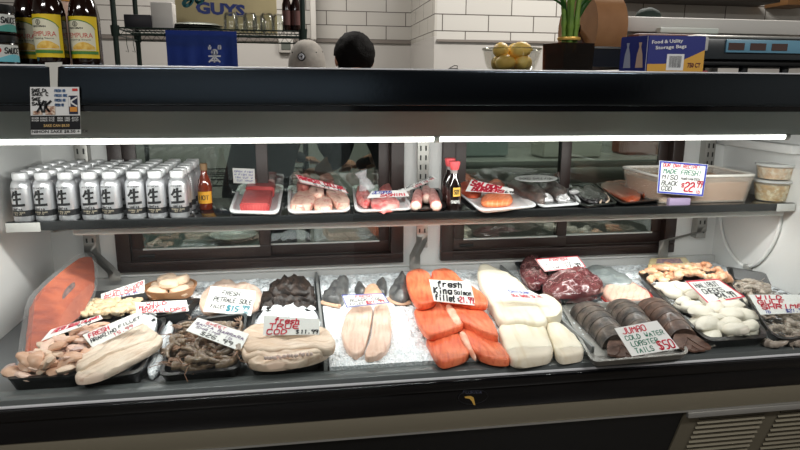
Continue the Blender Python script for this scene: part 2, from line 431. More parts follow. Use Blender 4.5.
for (x0, x1) in (W1, W2):
    bm = nb(); t = .045
    for a in ((x0, x1, ZB, ZB+.035), (x0, x1, ZT-.03, ZT), (x0, x0+t, ZB+.035, ZT-.03), (x1-t, x1, ZB+.035, ZT-.03)):
        box(bm, a[0], a[1], YB-.022, YB+.025, a[2], a[3], bev=.003)
    box(bm, x0+t, x1-t, YB-.028, YB-.022, ZB+.018, ZB+.026)      # track lip
    cp('door_frame', bm, brown_f)
    xm = (x0+x1)/2
    for k, (a, b) in enumerate(((x0+t+.002, xm+.02), (xm-.02, x1-t-.002))):
        y0 = YB-.012+k*.016; bm = nb(); w = .038
        z0, z1 = ZB+.037, ZT-.032
        for q in ((a, b, z0, z0+.04), (a, b, z1-.03, z1), (a, a+w, z0+.04, z1-.03), (b-w, b, z0+.04, z1-.03)):
            box(bm, q[0], q[1], y0, y0+.012, q[2], q[3], bev=.002)
        sd = cp('sliding_door', bm, brown_f)
        bm = nb(); box(bm, a+w-.004, b-w+.004, y0+.004, y0+.008, z0+.036, z1-.026); cp('pane', bm, pane, sd)
        bm = nb(); box(bm, a+w-.002, b-w+.002, y0-.002, y0+.004, z0+.036, z0+.041); cp('pane_edge', bm, M('pale_edge', (205,210,206), .3), sd)
        if k == 0:
            bm = nb(); box(bm, a+w*.6, a+w*.6+.05, y0-.008, y0+.002, z0+.012, z0+.022, bev=.003); cp('finger_pull', bm, black_matt, sd)
# uprights with slots, brackets, shelf
slot_m = M('slot_black', (25,25,25), .6)
for x in (-.672, .418, 1.49):
    bm = nb(); box(bm, x-.020, x+.020, YB-.035, YB-.0225 if -0.6 < x < 1.39 else YB-.0005, .745, 1.22, bev=.002)
    st = cp('upright', bm, steel)
    bm = nb()
    for k in range(14):
        for s in (-.009, .009): box(bm, x+s-.0025, x+s+.0025, YB-.0362, YB-.0345, .765+k*.032, .782+k*.032)
    cp('slot_row', bm, slot_m, st)
    bm = nb(); ft = V(*{0: (114, 282), 1: (415, 264), 2: (664, 249)}[(-.672, .418, 1.49).index(x)], YB-.05)   # foot kinks sideways to the deck
    top = Vector((x, YB-.037, .80)); mid = Vector((x, YB-.037, .772)); f0 = Vector((ft.x, YB-.046, max(.69, ft.z+.03))); f1 = Vector((ft.x+(.004 if x < 0 else 0), YB-.05, .672))
    hw = Vector((.019, 0, 0))
    for p_, q_ in ((top, mid), (mid, f0), (f0, f1)): prism(bm, [p_-hw, p_+hw, q_+hw, q_-hw], (0, .003, 0))
    bmesh.ops.remove_doubles(bm, verts=bm.verts, dist=.0002); cp('deck_bracket', bm, steel)
    bm = nb(); prism(bm, [(x-.003, YB-.036, .85), (x-.003, YB-.036, .915), (x-.003, 1.80, .915), (x-.003, 1.80, .902)], (.006, 0, 0)); cp('shelf_bracket', bm, steel)
ZS = .942
bm = nb(); box(bm, XL+.035, XR-.004, 1.765, YB-.04, ZS-.02, ZS-.004, bev=.002); sh = cp('shelf', bm, M('shelf_black', (26,27,28), .12, .3))
bm = nb(); box(bm, XL+.035, XR-.004, 1.752, 1.766, ZS-.024, ZS+.001, bev=.003); cp('front_lip', bm, M('lip_steel', (66,68,69), .22, .85), sh)
bm = nb(); box(bm, XL+.035, XL+.12, 1.7495, 1.752, ZS-.026, ZS-.001, bev=.001); cp('pale_end', bm, M('pale_end_grey', (190,190,186), .4), sh); bm = nb(); box(bm, XR-.07, XR-.004, 1.7495, 1.752, ZS-.026, ZS-.001, bev=.001); cp('pale_end', bm, M('pale_end_grey', (190,190,186), .4), sh)  # pale lip ends; the left one paints in light reflected off the end bracket
bm = nb(); box(bm, XL+.19, XR-.02, 1.775, 1.80, ZS-.045, ZS-.021, bev=.004); cp('shelf_lamp', bm, M('lamp_cover', (200,200,196), .4), sh)
c = PL(24, 137, Vector((XL, 0, 0)), Vector((1, 0, 0)))
bm = nb(); box(bm, XL, XL+.008, c.y-.035, c.y+.035, c.z-.022, c.z+.022, bev=.003); ol = cp('outlet', bm, M('outlet_white', (214,214,210), .4))
bm = nb(); box(bm, XL+.0081, XL+.009, c.y-.004, c.y+.004, c.z-.006, c.z+.006); cp('outlet_switch', bm, slot_m, ol)
# white ledge on the right end wall
bm = nb(); box(bm, 1.525, XR, 1.752, YB-.002, 1.098, 1.126, bev=.003); cp('side_ledge', bm, white_in)
# top: black header box, hood, lamps
HY0, HY1, HZ0, HZ1 = 1.42, 2.16, 1.243, 1.337
bm = nb(); box(bm, XL-.05, XR+.05, HY0, HY1, HZ0+.012, HZ1, bev=.006, seg=3); hd = cp('header', bm, steel_black)
bm = nb(); box(bm, XL-.05, XR+.05, HY0+.006, HY1, HZ0, HZ0+.0119); cp('shadow_gap', bm, black_gloss, hd)
bm = nb(); box(bm, XL-.05, XR+.05, HY0-.0012, HY0+.004, HZ1-.0028, HZ1+.0005, bev=.0006); cp('edge_highlight', bm, M('highlight_pale', (226,227,230), .3, .2), hd)  # pale strip painting in the highlight along the header's top edge
bm = nb(); prism(bm, [(XL, 1.475, HZ0), (XL, 1.50, HZ0), (XL, 1.535, 1.182), (XL, 1.52, 1.178)], (XR-XL, 0, 0)); cp('lamp_hood', bm, hood_m)
lampE = M('lamp_tube_lit', (255,255,255), .4, emit=((255,252,246), 5.0)); lampE.cycles.emission_sampling = 'NONE'
capm = M('lamp_cap', (170,172,168), .4)
X0 = V(-5, 139, 1.53).x; XJ = V(436, 139, 1.53).x; X1 = V(783, 139, 1.53).x
for a, b in ((X0, XJ-.006), (XJ+.006, X1)):
    bm = nb(); tube(bm, [(a, 1.528, 1.174), (b, 1.528, 1.174)], .0088, 12); lt = cp('lamp_tube', bm, lampE)
    for s, e in ((a-.012, a+.001), (b-.001, b+.012)):
        bm = nb(); tube(bm, [(s, 1.528, 1.174), (e, 1.528, 1.174)], .0105, 12); cp('lamp_cap', bm, capm, lt)
# front glass, rail, panels
bm = nb(); prism(bm, [(XL, 1.345, .645), (XL, 1.351, .645), (XL, 1.437, HZ0), (XL, 1.431, HZ0)], (XR-XL, 0, 0)); cp('front_glass', bm, glass_mat('front_glass', (249,251,250), .45, 0.0), smooth=False)
bm = nb(); box(bm, XL-.05, XR+.05, 1.325, 1.372, .585, .648, bev=.004); cp('front_rail', bm, M('rail_grey', (104,109,109), .3, .35))
bm = nb(); box(bm, XL-.05, XR+.05, 1.3215, 1.3275, .629, .635, bev=.002); cp('edge_highlight', bm, M('highlight_pale', (226,227,230), .3, .2))  # highlight on the rail's front edge, put in as a pale strip
bm = nb(); box(bm, XL-.05, XR+.05, 1.314, 1.3245, .603, .6285, bev=.003); cp('bumper', bm, black_gloss)
bm = nb(); box(bm, XL-.05, XR+.05, 1.322, 1.36, .548, .602, bev=.001); cp('lower_panel', bm, M('lower_gloss', (13,13,15), .1, 0))
bm = nb(); box(bm, XL-.05, XR+.05, 1.326, 1.36, .497, .5475, bev=.001); cp('kick_strip', bm, strip_m)
bm = nb(); box(bm, XL-.05, XR+.05, 1.3225, 1.328, .4935, .4968); cp('edge_highlight', bm, steel)  # thin steel strip standing in for the highlight below the kick strip
XV = V(686, 411, 1.33).x
kn = Vector((0, -.142, -.05)).normalized()
def rake(x, t, out=0): return Vector((x, 1.333+.051*t/.143, .493-t)) + kn*out       # the lower front leans inward going down
bm = nb(); prism(bm, [rake(XL-.05, 0), rake(XV-.002, 0), rake(XV-.002, .36), rake(XL-.05, .36)], (0, .02, 0)); cp('toe_panel', bm, black_matt)
bm = nb(); prism(bm, [rake(XV, 0, .004), rake(XR+.05, 0, .004), rake(XR+.05, .36, .004), rake(XV, .36, .004)], (0, .02, 0)); lv = cp('louvre_panel', bm, strip_m)
bm = nb()
for xa, xb in ((XV+.045, XV+.24), (XV+.28, XV+.48), (XV+.51, XV+.64)):
    for k in range(16):
        t = .026+k*.0175
        prism(bm, [rake(xa, t, .0045), rake(xb, t, .0045), rake(xb-.004, t+.008, .0045), rake(xa+.004, t+.008, .0045)], kn*.0006)
cp('louvre_slot', bm, M('slot_dark', (6,6,6), .7), lv)
bm = nb()
for xa, xb in ((XV+.045, XV+.24), (XV+.28, XV+.48), (XV+.51, XV+.64)):
    for k in range(16):
        t = .026+k*.0175
        prism(bm, [rake(xa, t-.003, .0045), rake(xb, t-.003, .0045), rake(xb, t+.0005, .0085), rake(xa, t+.0005, .0085)], kn*.0008)
cp('louvre_hood', bm, strip_m, lv)
bm = nb(); box(bm, XV, XR+.05, 1.318, 1.3305, .478, .4925, bev=.002); cp('panel_edge', bm, steel, lv)
# body behind the panels down to the floor
bm = nb(); box(bm, XL-.05, XR+.05, 1.47, YB+.03, .0, .58); cp('cabinet_body', bm, black_matt)
bm = nb(); box(bm, XL-.05, XR+.05, 1.36, 1.48, .497, .584); cp('cabinet_lip', bm, black_matt)
# oval maker's badge
bm = nb(); c = V(473, 397, 1.32); N_ = 32
tube(bm, [c+Vector((.036*math.cos(2*pi*i/N_), 0, .0185*math.sin(2*pi*i/N_))) for i in range(N_)], .0014, 6, closed=True)
bd = cp('badge', bm, M('badge_ring', (66,66,70), .35, .9))
bm = nb(); prism(bm, [c+Vector((.035*math.cos(2*pi*i/N_), .001, .0178*math.sin(2*pi*i/N_))) for i in range(N_)], (0, -.0014, 0)); cp('badge_plate', bm, black_gloss, bd)
g = [(464.6,396.7),(467,396.2),(471,396),(473.5,397.4),(474.5,401.5),(475.2,405),(473.5,404.6),(471.8,401.2),(469.5,398.6),(465,397.8)]
bm = nb(); prism(bm, [V(u, v, 1.3193) for u, v in g], (0, -.001, 0)); cp('badge_mark', bm, M('gold', (225,180,90), .4, .4), bd)
bm = nb(); fnb = lambda s, t: V(463+s*19, 393.5-t*3.2, 1.3188); write(bm, fnb, 'FLORIDA', 0, 0, 1, 1, .16, asp=6); cp('badge_lettering', bm, M('badge_text', (70,72,90), .5), bd)
# ice on the deck
def icebed(x0, x1, y0, y1, z, nx, ny, amp):
    bm = nb(); g = []
    for j in range(ny+1):
        row = []
        for i in range(nx+1):
            x = x0+(x1-x0)*i/nx; y = y0+(y1-y0)*j/ny
            e = min(1, min(i, nx-i, j, ny-j)/2)
            h = amp*(noise.noise(Vector((x*9, y*9, 1)))*.8+noise.noise(Vector((x*45, y*45, 4)))*.9+noise.noise(Vector((x*95, y*95, 7)))*1.1)
            row.append(bm.verts.new((x, y, z+h*e)))
        g.append(row)
    for j in range(ny):
        for i in range(nx): bm.faces.new((g[j][i], g[j][i+1], g[j+1][i+1], g[j+1][i]))
    bnd = [e for e in bm.edges if len(e.link_faces) == 1]
    ex = bmesh.ops.extrude_edge_only(bm, edges=bnd)
    for v in ex['geom']:
        if isinstance(v, bmesh.types.BMVert): v.co.z = .6325
    return bm
ice_m = M('crushed_ice', (226,233,238), .25, var=((250,252,255), 60, .35, .65), bump=(.9, 160, 'v'), spec=.6)
o = obj('crushed_ice', icebed(.058, DV2-.006, 1.374, YB-.024, .655, 150, 150, .006), ice_m, origin=(.3, 1.7, .633)); tag(o, 'crushed ice filling the middle of the case under the salmon and white fish', 'ice', kind='stuff')
o = obj('crushed_ice', icebed(DV2+.006, XR-.004, 1.374, YB-.024, .648, 150, 150, .006), ice_m, origin=(1.2, 1.7, .633)); tag(o, 'crushed ice under the trays and lobster tails at right', 'ice', kind='stuff')
o = obj('crushed_ice', icebed(-.38, .040, 1.82, YB-.024, .651, 80, 60, .007), ice_m, origin=(-.2, 1.95, .633)); tag(o, 'crushed ice at the back left under the petrale sole and dark fish', 'ice', kind='stuff')

# ================================================================== ON TOP OF THE CASE
ZT_ = HZ1+.001
def cyl_fn(c, r, a0, a1, z0, z1):
    c = Vector(c)
    def fn(s, t):
        a = a0+(a1-a0)*s; return c+Vector((r*math.cos(a), r*math.sin(a), z0+(z1-z0)*t))
    return fn
def cyl_patch(bm, fn, s0, s1, t0, t1, ns=12, mi=0, arch=None):
    for i in range(ns):
        a = s0+(s1-s0)*i/ns; b = s0+(s1-s0)*(i+1)/ns
        ta = arch(a) if arch else t1; tb = arch(b) if arch else t1
        quad(bm, fn(a, t0), fn(b, t0), fn(b, tb), fn(a, ta), mi)
def cyl_text(name, body, fn, s0, s1, t0, t1, mat, parent, bold=0):
    """printed word wrapped on a round surface"""
    cu = bpy.data.curves.new('t', 'FONT'); cu.body = body; cu.size = 1; cu.offset = bold; cu.resolution_u = 2
    tmp = bpy.data.objects.new('t', cu); COL.objects.link(tmp)
    me = bpy.data.meshes.new_from_object(tmp.evaluated_get(bpy.context.evaluated_depsgraph_get()))
    bpy.data.objects.remove(tmp); bpy.data.curves.remove(cu)
    bm = nb(); bm.from_mesh(me); bpy.data.meshes.remove(me)
    bmesh.ops.triangulate(bm, faces=bm.faces)
    xs = [v.co.x for v in bm.verts]; ys = [v.co.y for v in bm.verts]; x0, x1, y0, y1 = min(xs), max(xs), min(ys), max(ys)
    for v in bm.verts: v.co = fn(s0+(s1-s0)*(v.co.x-x0)/(x1-x0), t0+(t1-t0)*(v.co.y-y0)/(y1-y0))
    return obj(name, bm, mat, parent, smooth=False)
sauce_m = M('dark_sauce_glass', (26,10,6), .08, 0, coat=.6)
yel = M('label_yellow', (228,196,30), .5); cream = M('label_cream', (226,222,196), .5); lgreen = M('label_green', (70,130,60), .5)
tgold = M('tempura_gold', (222,170,60), .5, var=((240,205,110), 90, .4, .6)); lred = M('label_red', (200,50,45), .5); lblk = M('label_black', (30,32,34), .5)
def tempura_bottle(px, Y, label, rot):
    c = V(px, 61, Y); c.z = ZT_; R_ = .0318
    t = thing('sauce_bottle', c, label, 'bottle', 'tempura sauce bottles on the case top')
    bm = nb(); lathe(bm, [(.028,0),(.031,.003),(.0318,.008),(.0318,.104),(.0308,.113),(.028,.128),(.021,.146),(.0155,.162),(.0135,.18),(.0135,.202)], 32, c); obj('glass_body', bm, sauce_m, t)
    bm = nb(); lathe(bm, [(.0155,.200),(.0155,.222),(.013,.225)], 24, c); obj('cap', bm, M('cap_red', (170,30,30), .4), t)
    w = 1.28; a = -pi/2+rot-.12
    fn = cyl_fn(c, R_+.0006, a-w, a+w, .014, .103); bm = nb(); cyl_patch(bm, fn, 0, 1, 0.02, 1.0, 20); obj('label_paper', bm, yel, t)
    f2 = cyl_fn(c, R_+.0010, a-w, a+w, .014, .103); bm = nb()
    cyl_patch(bm, f2, .10, .90, .20, .9, 16, arch=lambda s: .62+.29*math.sqrt(max(0, 1-((s-.42)/.5)**2))); obj('label_panel', bm, cream, t)
    f3 = cyl_fn(c, R_+.0013, a-w, a+w, .014, .103); bm = nb(); cyl_patch(bm, f3, .04, .96, .115, .185, 16); obj('label_stripe', bm, lgreen, t)
    bm = nb(); P = [Vector((.08+.84*k/14, .60+.31*math.sqrt(max(0, 1-((.08+.84*k/14-.42)/.53)**2)), 0)) for k in range(15)]; ribbon(bm, f3, P, .022, 2.0); obj('label_arch', bm, lgreen, t)
    bm = nb(); cyl_patch(bm, f3, .30, .88, .22, .40, 10, arch=lambda s: .28+.12*math.sin((s-.3)/.58*pi)); obj('tempura_picture', bm, tgold, t)
    bm = nb(); P = [Vector((.43+.07*math.cos(i*pi/3), .815+.055*math.sin(i*pi/3), 0)) for i in range(7)]; ribbon(bm, f3, P, .02, 2.0)
    P = [Vector((.43+.025*math.cos(i*pi/3), .815+.022*math.sin(i*pi/3), 0)) for i in range(7)]; ribbon(bm, f3, P, .018, 2.0); obj('logo', bm, lblk, t)
    cyl_text('lettering', 'KIKKOMAN', f3, .24, .62, .70, .745, lblk, t, .03)
    cyl_text('lettering', 'TEMPURA', f3, .14, .84, .50, .61, lred, t, 0)
    cyl_text('lettering', 'Dipping Sauce', f3, .24, .78, .425, .475, lblk, t)
tempura_bottle(33.5, 1.59, 'dark sauce bottle with yellow label, leftmost of the three, partly behind the middle one', -.10)
tempura_bottle(54, 1.50, 'dark tempura sauce bottle with yellow label, middle of three, overlapping the one behind', -.12)
tempura_bottle(88, 1.53, 'dark tempura sauce bottle with yellow label standing apart, right of the other two', -.02)
# pale bottle between
c = V(69, 61, 1.64); c.z = ZT_
t = thing('squeeze_bottle', c, 'pale bottle with a yellow cap half hidden between the sauce bottles', 'bottle')
bm = nb(); lathe(bm, [(.026,0),(.028,.004),(.028,.10),(.024,.125),(.015,.140),(.015,.15)], 24, c); obj('bottle_body', bm, M('pale_plastic', (205,170,150), .4), t)
bm = nb(); lathe(bm, [(.017,.148),(.017,.185),(.013,.19)], 20, c); obj('cap', bm, M('cap_amber', (215,150,50), .4), t)
# two stacked jars
for k, (lab, band, dot) in enumerate((('dark jar with pale blue label, lower of the two stacked at far left', (110,190,205), True), ('dark jar with teal label, upper of the two stacked at far left', (70,150,140), False))):
    c = V(-1, 61, 1.52); c.z = ZT_+k*.062
    t = thing('sauce_jar', c, lab, 'jar', 'stacked jars at the left end of the case top')
    bm = nb(); lathe(bm, [(.036,0),(.040,.003),(.041,.008),(.041,.042),(.038,.047)], 28, c); obj('jar_body', bm, M('jar_dark', (40,34,30), .15), t)
    bm = nb(); lathe(bm, [(.0405,.0455),(.0415,.048),(.0415,.060),(.039,.0615)], 28, c); obj('lid', bm, M('lid_black', (24,26,28), .35), t)
    fn = cyl_fn(c, .0416, -pi, 0, .006, .041); bm = nb(); cyl_patch(bm, fn, 0, 1, 0, 1, 24); obj('label_paper', bm, M('label_pale', (205,208,204), .5), t)
    f2 = cyl_fn(c, .0419, -pi, 0, .006, .041); bm = nb(); cyl_patch(bm, f2, 0, 1, 0, .42, 24, arch=lambda s: .30+.15*math.sin(s*9)); obj('label_band', bm, M('band%d' % k, band, .5), t)
    if dot: bm = nb(); P = [Vector((.62+.03*math.cos(i*pi/6), .68+.10*math.sin(i*pi/6), 0)) for i in range(13)]; ribbon(bm, f2, P, .16, 3); obj('label_dot', bm, lred, t)
    bm = nb(); write(bm, f2, 'SAUCE', .72, .5, .98, .32, .2, asp=3.0); obj('label_pattern', bm, lblk, t)
# bowl of lemons
c = V(511, 68, 1.85); c.z = ZT_
t = thing('fruit_bowl', c, 'clear plastic bowl holding yellow lemons on the case top', 'bowl')
bm = nb(); lathe(bm, [(.058,0),(.066,.004),(.078,.03),(.086,.066),(.088,.070),(.0865,.071),(.084,.066),(.076,.031),(.064,.006)], 36, c); obj('bowl_shell', bm, glass_mat('clear_plastic', (252,252,250), .3, .01, .08), t)
bm = nb(); tube(bm, [c+Vector((.087*math.cos(i*pi/18), .087*math.sin(i*pi/18), .070)) for i in range(36)], .0022, 6, closed=True); obj('bowl_rim', bm, glass_mat('rim_plastic', (235,235,230), .6, .05, .1), t)
bm = nb(); lemon = M('lemon_peel', (248,200,96), .45, var=((252,222,130), 12, .3, .7), bump=(.25, 260, 'n'))
lathe(bm, [(.001,-.038),(.006,-.035),(.016,-.030),(.025,-.016),(.0275,0),(.025,.016),(.016,.030),(.007,.035),(.001,.040)], 20)
l0 = obj('lemon', bm, lemon); tag(l0, 'yellow lemon lying in the clear bowl', 'lemon', 'lemons in the clear bowl')
for i, (dx, dy, dz, r) in enumerate(((-.028,-.028,.030,.785),(.028,-.028,.030,2.356),(-.028,.028,.030,2.356),(.028,.028,.030,.785),(-.034,-.002,.066,0),(.018,-.030,.067,1.2),(.022,.026,.067,2.0))):
    o = l0 if i == 0 else dup(l0, (0,0,0)); o.location = c+Vector((dx, dy, dz)); o.rotation_euler = (pi/2, 0, r); o.scale = (.84,.84,.84)
# black clip
c = V(453.5, 67, 1.62); c.z = ZT_
bm = nb(); prism(bm, [c+Vector((-.016,0,0)), c+Vector((.016,0,0)), c+Vector((.012,0,.007)), c+Vector((-.010,0,.007))], (0,.012,0), bev=.001)
t = obj('paper_clip', bm, black_matt, origin=c); tag(t, 'small black clip lying near the edge left of the lemon bowl', 'clip')
bm = nb(); tube(bm, [c+Vector((-.009,.006,.007)), c+Vector((.004,.006,.014)), c+Vector((.012,.006,.013)), c+Vector((.011,.006,.007))], .0012, 6); obj('wire_handle', bm, black_matt, t)
# lucky bamboo in a square dark glass
c = V(567, 69, 1.58); c.z = ZT_
t = thing('bamboo_plant', c, 'lucky bamboo stalks tied with a gold band in a dark square glass vase', 'plant')
bm = nb(); pr = [(.052,.0),(.056,.003),(.058,.070),(.0555,.0705),(.054,.006)]; lathe(bm, pr, 4, c, a0=pi/4+.25, sx=1.15, sy=1.0); obj('vase', bm, glass_mat('smoked_glass', (150,112,84), .6, .01, .05), t, smooth=False)
bm = nb(); lathe(bm, [(.048,.004),(.050,.045),(.0,.046)], 4, c, a0=pi/4+.25, sx=1.15); obj('pebbles', bm, M('pebbles', (50,34,26), .7, var=((90,66,48), 60, .4, .6)), t, smooth=False)
bam = M('bamboo_green', (84,120,44), .4, var=((120,150,60), 20, .35, .65))
for k, (dx, dy, lx, H_) in enumerate(((-.014,-.004,-.05,.30),(.001,.008,.0,.34),(.012,-.006,.03,.32),(-.004,-.014,-.012,.26),(.018,.006,.06,.28))):
    b = c+Vector((dx, dy, .045)); pts = []; rr = []
    for i in range(29):
        u = i/28; pts.append(b+Vector((lx*u*u, dy*u, H_*u))); rr.append(.0068+(.0017 if i % 7 == 0 else 0))
    bm = nb(); tube(bm, pts, rr, 10); obj('stalk', bm, bam, t)
leaf = M('leaf_green', (52,100,40), .45)
for k, (dx, h, lx, lz, wd) in enumerate(((-.02,.13,-.075,.07,.012),(.0,.15,-.05,.12,.012),(.012,.12,.05,.09,.012),(.02,.16,.08,.05,.012),(-.015,.19,-.09,.01,.012),(.004,.14,.012,.13,.014),(-.012,.105,-.03,.10,.010),(.018,.10,.03,.10,.010))):
    b = c+Vector((dx, -.008, .045+h-.02)); bm = nb(); L_ = []; 
    for i in range(9):
        u = i/8; p = b+Vector((lx*u, -.01*u, lz*u-.05*u*u)); w_ = wd*math.sin(pi*(u*.92+.06))
        L_.append((bm.verts.new(p+Vector((-w_*.6, 0, 0))), bm.verts.new(p+Vector((0, -w_*.3, 0.002))), bm.verts.new(p+Vector((w_*.6, 0, 0)))))
    for i in range(8):
        for j in (0, 1): bm.faces.new((L_[i][j], L_[i][j+1], L_[i+1][j+1], L_[i+1][j]))
    bmesh.ops.solidify(bm, geom=bm.faces, thickness=.0006); obj('leaf', bm, leaf, t)
bm = nb(); tube(bm, [c+Vector((.027*math.cos(i*pi/10), .024*math.sin(i*pi/10), .082)) for i in range(20)], .0028, 6, closed=True, flat=1.6); obj('gold_band', bm, M('gold', (225,180,90), .4, .4), t)
# kraft paper roll on its holder
kraft = M('kraft_paper', (160,112,72), .7, var=((172,124,82), 14, .35, .65))
c = V(586, 70, 1.98); c.z = ZT_
t = thing('paper_roll', c, 'large roll of brown kraft paper in a black dispenser behind the bamboo', 'paper roll')
axd = Vector((.99, .12, 0)).normalized(); rc = V(577, 29, 1.98)+axd*.05; rc.z = max(rc.z, ZT_+.124); Rr = .118
perp = axd.cross(Vector((0,0,1)))
bm = nb(); prof = [(.022, 0), (Rr, 0), (Rr, .105), (.022, .105)]
rings = []
for r, d in prof: rings.append([bm.verts.new(rc+axd*(d-.05)+(perp*math.cos(2*pi*i/48)+Vector((0,0,1))*math.sin(2*pi*i/48))*r) for i in range(48)])
for k in range(4):
    for i in range(48): bm.faces.new((rings[k][i], rings[k][(i+1) % 48], rings[(k+1) % 4][(i+1) % 48], rings[(k+1) % 4][i]))
obj('roll', bm, kraft, t, angle=30)
bm = nb(); tube(bm, [rc-axd*.085, rc+axd*.10], .012, 12); obj('spindle', bm, M('core_dark', (58,30,18), .6), t)
for s in (-.062, .066):
    bm = nb(); p = rc+axd*s
    prism(bm, [p-perp*.11-Vector((0,0,.126)), p+perp*.11-Vector((0,0,.126)), p+perp*.10-Vector((0,0,.085)), p+Vector((0,0,.012)), p-perp*.10-Vector((0,0,.085))], axd*.006); obj('side_plate', bm, M('holder_brown', (70,40,30), .5), t)
bm = nb(); p = rc+perp*.112-Vector((0,0,.070)); prism(bm, [p-axd*.06-Vector((0,0,.05)), p+axd*.068-Vector((0,0,.05)), p+axd*.068+Vector((0,0,.004)), p-axd*.06+Vector((0,0,.004))], perp*.008)
obj('front_plate', bm, M('holder_navy', (22,26,36), .3), t)
bm = nb(); p = rc+perp*.122-Vector((0,0,.066)); prism(bm, [p-axd*.06, p+axd*.068, p+axd*.068+Vector((0,0,.006)), p-axd*.06+Vector((0,0,.006))], perp*.002); obj('cutter_blade', bm, M('bright_steel', (215,218,220), .2, 1), t)
# box of food bags
A = D(646, 70, ZT_); A = V(646, 70, 1.50); A.z = ZT_
rx = Vector((math.cos(math.radians(-4)), math.sin(math.radians(-4)), 0)); ry = Vector((-.42, .91, 0)).normalized()
Wb = .150; Db = .082; Hb = .088
blue = M('carton_blue', (38,46,120), .45); orange = M('carton_orange', (212,160,66), .45); wht = M('carton_white', (226,226,226), .5)
bm = nb(); prism(bm, [A, A+rx*Wb, A+rx*Wb+ry*Db, A+ry*Db], (0,0,Hb), bev=.0015)
t = obj('bag_carton', bm, blue, origin=A); tag(t, 'blue and orange carton of food storage bags standing beside the paper roll', 'box')
UP = Vector((0,0,1)); nf_ = rx.cross(UP); nl_ = ry.cross(UP)*-1
if nf_.y > 0: nf_ = -nf_
if nl_.x > 0: nl_ = -nl_
fr = lambda s, tt: A+rx*(Wb*s)+UP*(Hb*tt)+nf_*.0006
bm = nb(); f = bm.faces.new([bm.verts.new(fr(s, q)) for s, q in ((.01,.02),(.99,.02),(.99,.62),(.80,.47),(.55,.28),(.30,.23),(.01,.22))]); obj('orange_band', bm, orange, t, smooth=False)
fr2 = lambda s, tt: A+rx*(Wb*s)+UP*(Hb*tt)+nf_*.0010
bm = nb(); quad(bm, fr2(.34,.05), fr2(.64,.05), fr2(.64,.50), fr2(.34,.50)); obj('barcode_label', bm, wht, t, smooth=False)
fr3 = lambda s, tt: A+rx*(Wb*s)+UP*(Hb*tt)+nf_*.0014; bm = nb()
for k in range(16): x = .385+k*.0135; quad(bm, fr3(x,.13), fr3(x+rng.choice((.004,.008)),.13), fr3(x+.006,.45), fr3(x,.45))
obj('barcode', bm, lblk, t, smooth=False)
font_text('lettering', 'Food & Utility', fr3(.06,.74), rx+UP*.06, UP-rx*.06, .011, wht, t, .080, .02)
font_text('lettering', 'Storage Bags', fr3(.13,.59), rx+UP*.06, UP-rx*.06, .011, wht, t, .080, .02)
font_text('lettering', '750 CT', fr3(.71,.13), rx, UP, .012, M('ink_maroon', (90,20,40), .5), t, .034, .03)
bm = nb(); quad(bm, A+UP*(Hb+.0006)+rx*.004+ry*.01, A+UP*(Hb+.0006)+rx*(Wb-.004)+ry*.01, A+UP*(Hb+.0006)+rx*(Wb-.004)+ry*(Db*.8), A+UP*(Hb+.0006)+rx*.05+ry*(Db*.8)); obj('top_panel', bm, orange, t, smooth=False)
fl = lambda s, tt: A+ry*(Db*s)+UP*(Hb*tt)+nl_*.0008
for s0, mt_ in ((.70, M('bag_grey', (160,165,185), .4)), (.26, M('bag_tan', (200,170,150), .4))):
    bm = nb(); bm.faces.new([bm.verts.new(fl(s0+x*.9, z)) for x, z in ((-.15,.12),(.15,.12),(.11,.5),(.04,.70),(.07,.82),(-.05,.82),(-.03,.70),(-.10,.5))]); obj('bag_picture', bm, mt_, t, smooth=False)
bm = nb(); quad(bm, fl(.012,.02), fl(.03,.02), fl(.03,.98), fl(.012,.98)); obj('edge_line', bm, wht, t, smooth=False)
# counter scale with cyan display
c = V(760, 72, 1.62); c.z = ZT_; x0 = V(697, 70, 1.62).x; x1 = V(838, 70, 1.62).x
t = thing('counter_scale', ((x0+x1)/2, 1.70, ZT_), 'black counter scale with a cyan framed display at the right end of the case top', 'scale')
zz = lambda v: V(760, v, 1.62).z
bm = nb(); box(bm, x0+.005, x1, 1.622, 1.86, zz(60), zz(39), bev=.005); obj('scale_body', bm, M('scale_dark', (50,54,56), .35), t)
bm = nb(); box(bm, x0, x0+.022, 1.612, 1.70, zz(52), zz(38), bev=.004); obj('end_block', bm, M('scale_white', (186,184,180), .4), t)
bm = nb(); box(bm, x0-.004, x1, 1.63, 1.88, zz(38.5), zz(35.5), bev=.003); obj('platter', bm, steel, t)
bm = nb(); xa = V(726, 50, 1.616).x; box(bm, xa, x1, 1.616, 1.6219, zz(53), zz(40), bev=.001); dp = obj('display_frame', bm, M('cyan_frame', (104,150,172), .35), t)
for k in range(3):
    a = xa+.006+k*.066; bm = nb(); box(bm, a, a+.048, 1.6145, 1.616, zz(50.5), zz(43.5)); obj('display_window', bm, M('display_brown', (84,66,62), .2), dp)
bm = nb(); box(bm, x0-.03, x1, 1.635, 1.84, zz(66), zz(60.2), bev=.004); obj('scale_base', bm, black_matt, t)
for dx in (.02, .17, .30):
    bm = nb(); lathe(bm, [(.010,0),(.012,.002),(.012,zz(66)-ZT_)], 14, (x0+dx, 1.66, ZT_)); obj('scale_foot', bm, black_matt, t)
bm = nb(); box(bm, x0-.012, x0+.02, 1.60, 1.63, ZT_, ZT_+.008, bev=.002); tag(obj('marker_pen', bm, M('red_plastic', (170,40,50), .4), origin=(x0, 1.615, ZT_)), 'small red item lying in front of the counter scale', 'pen')
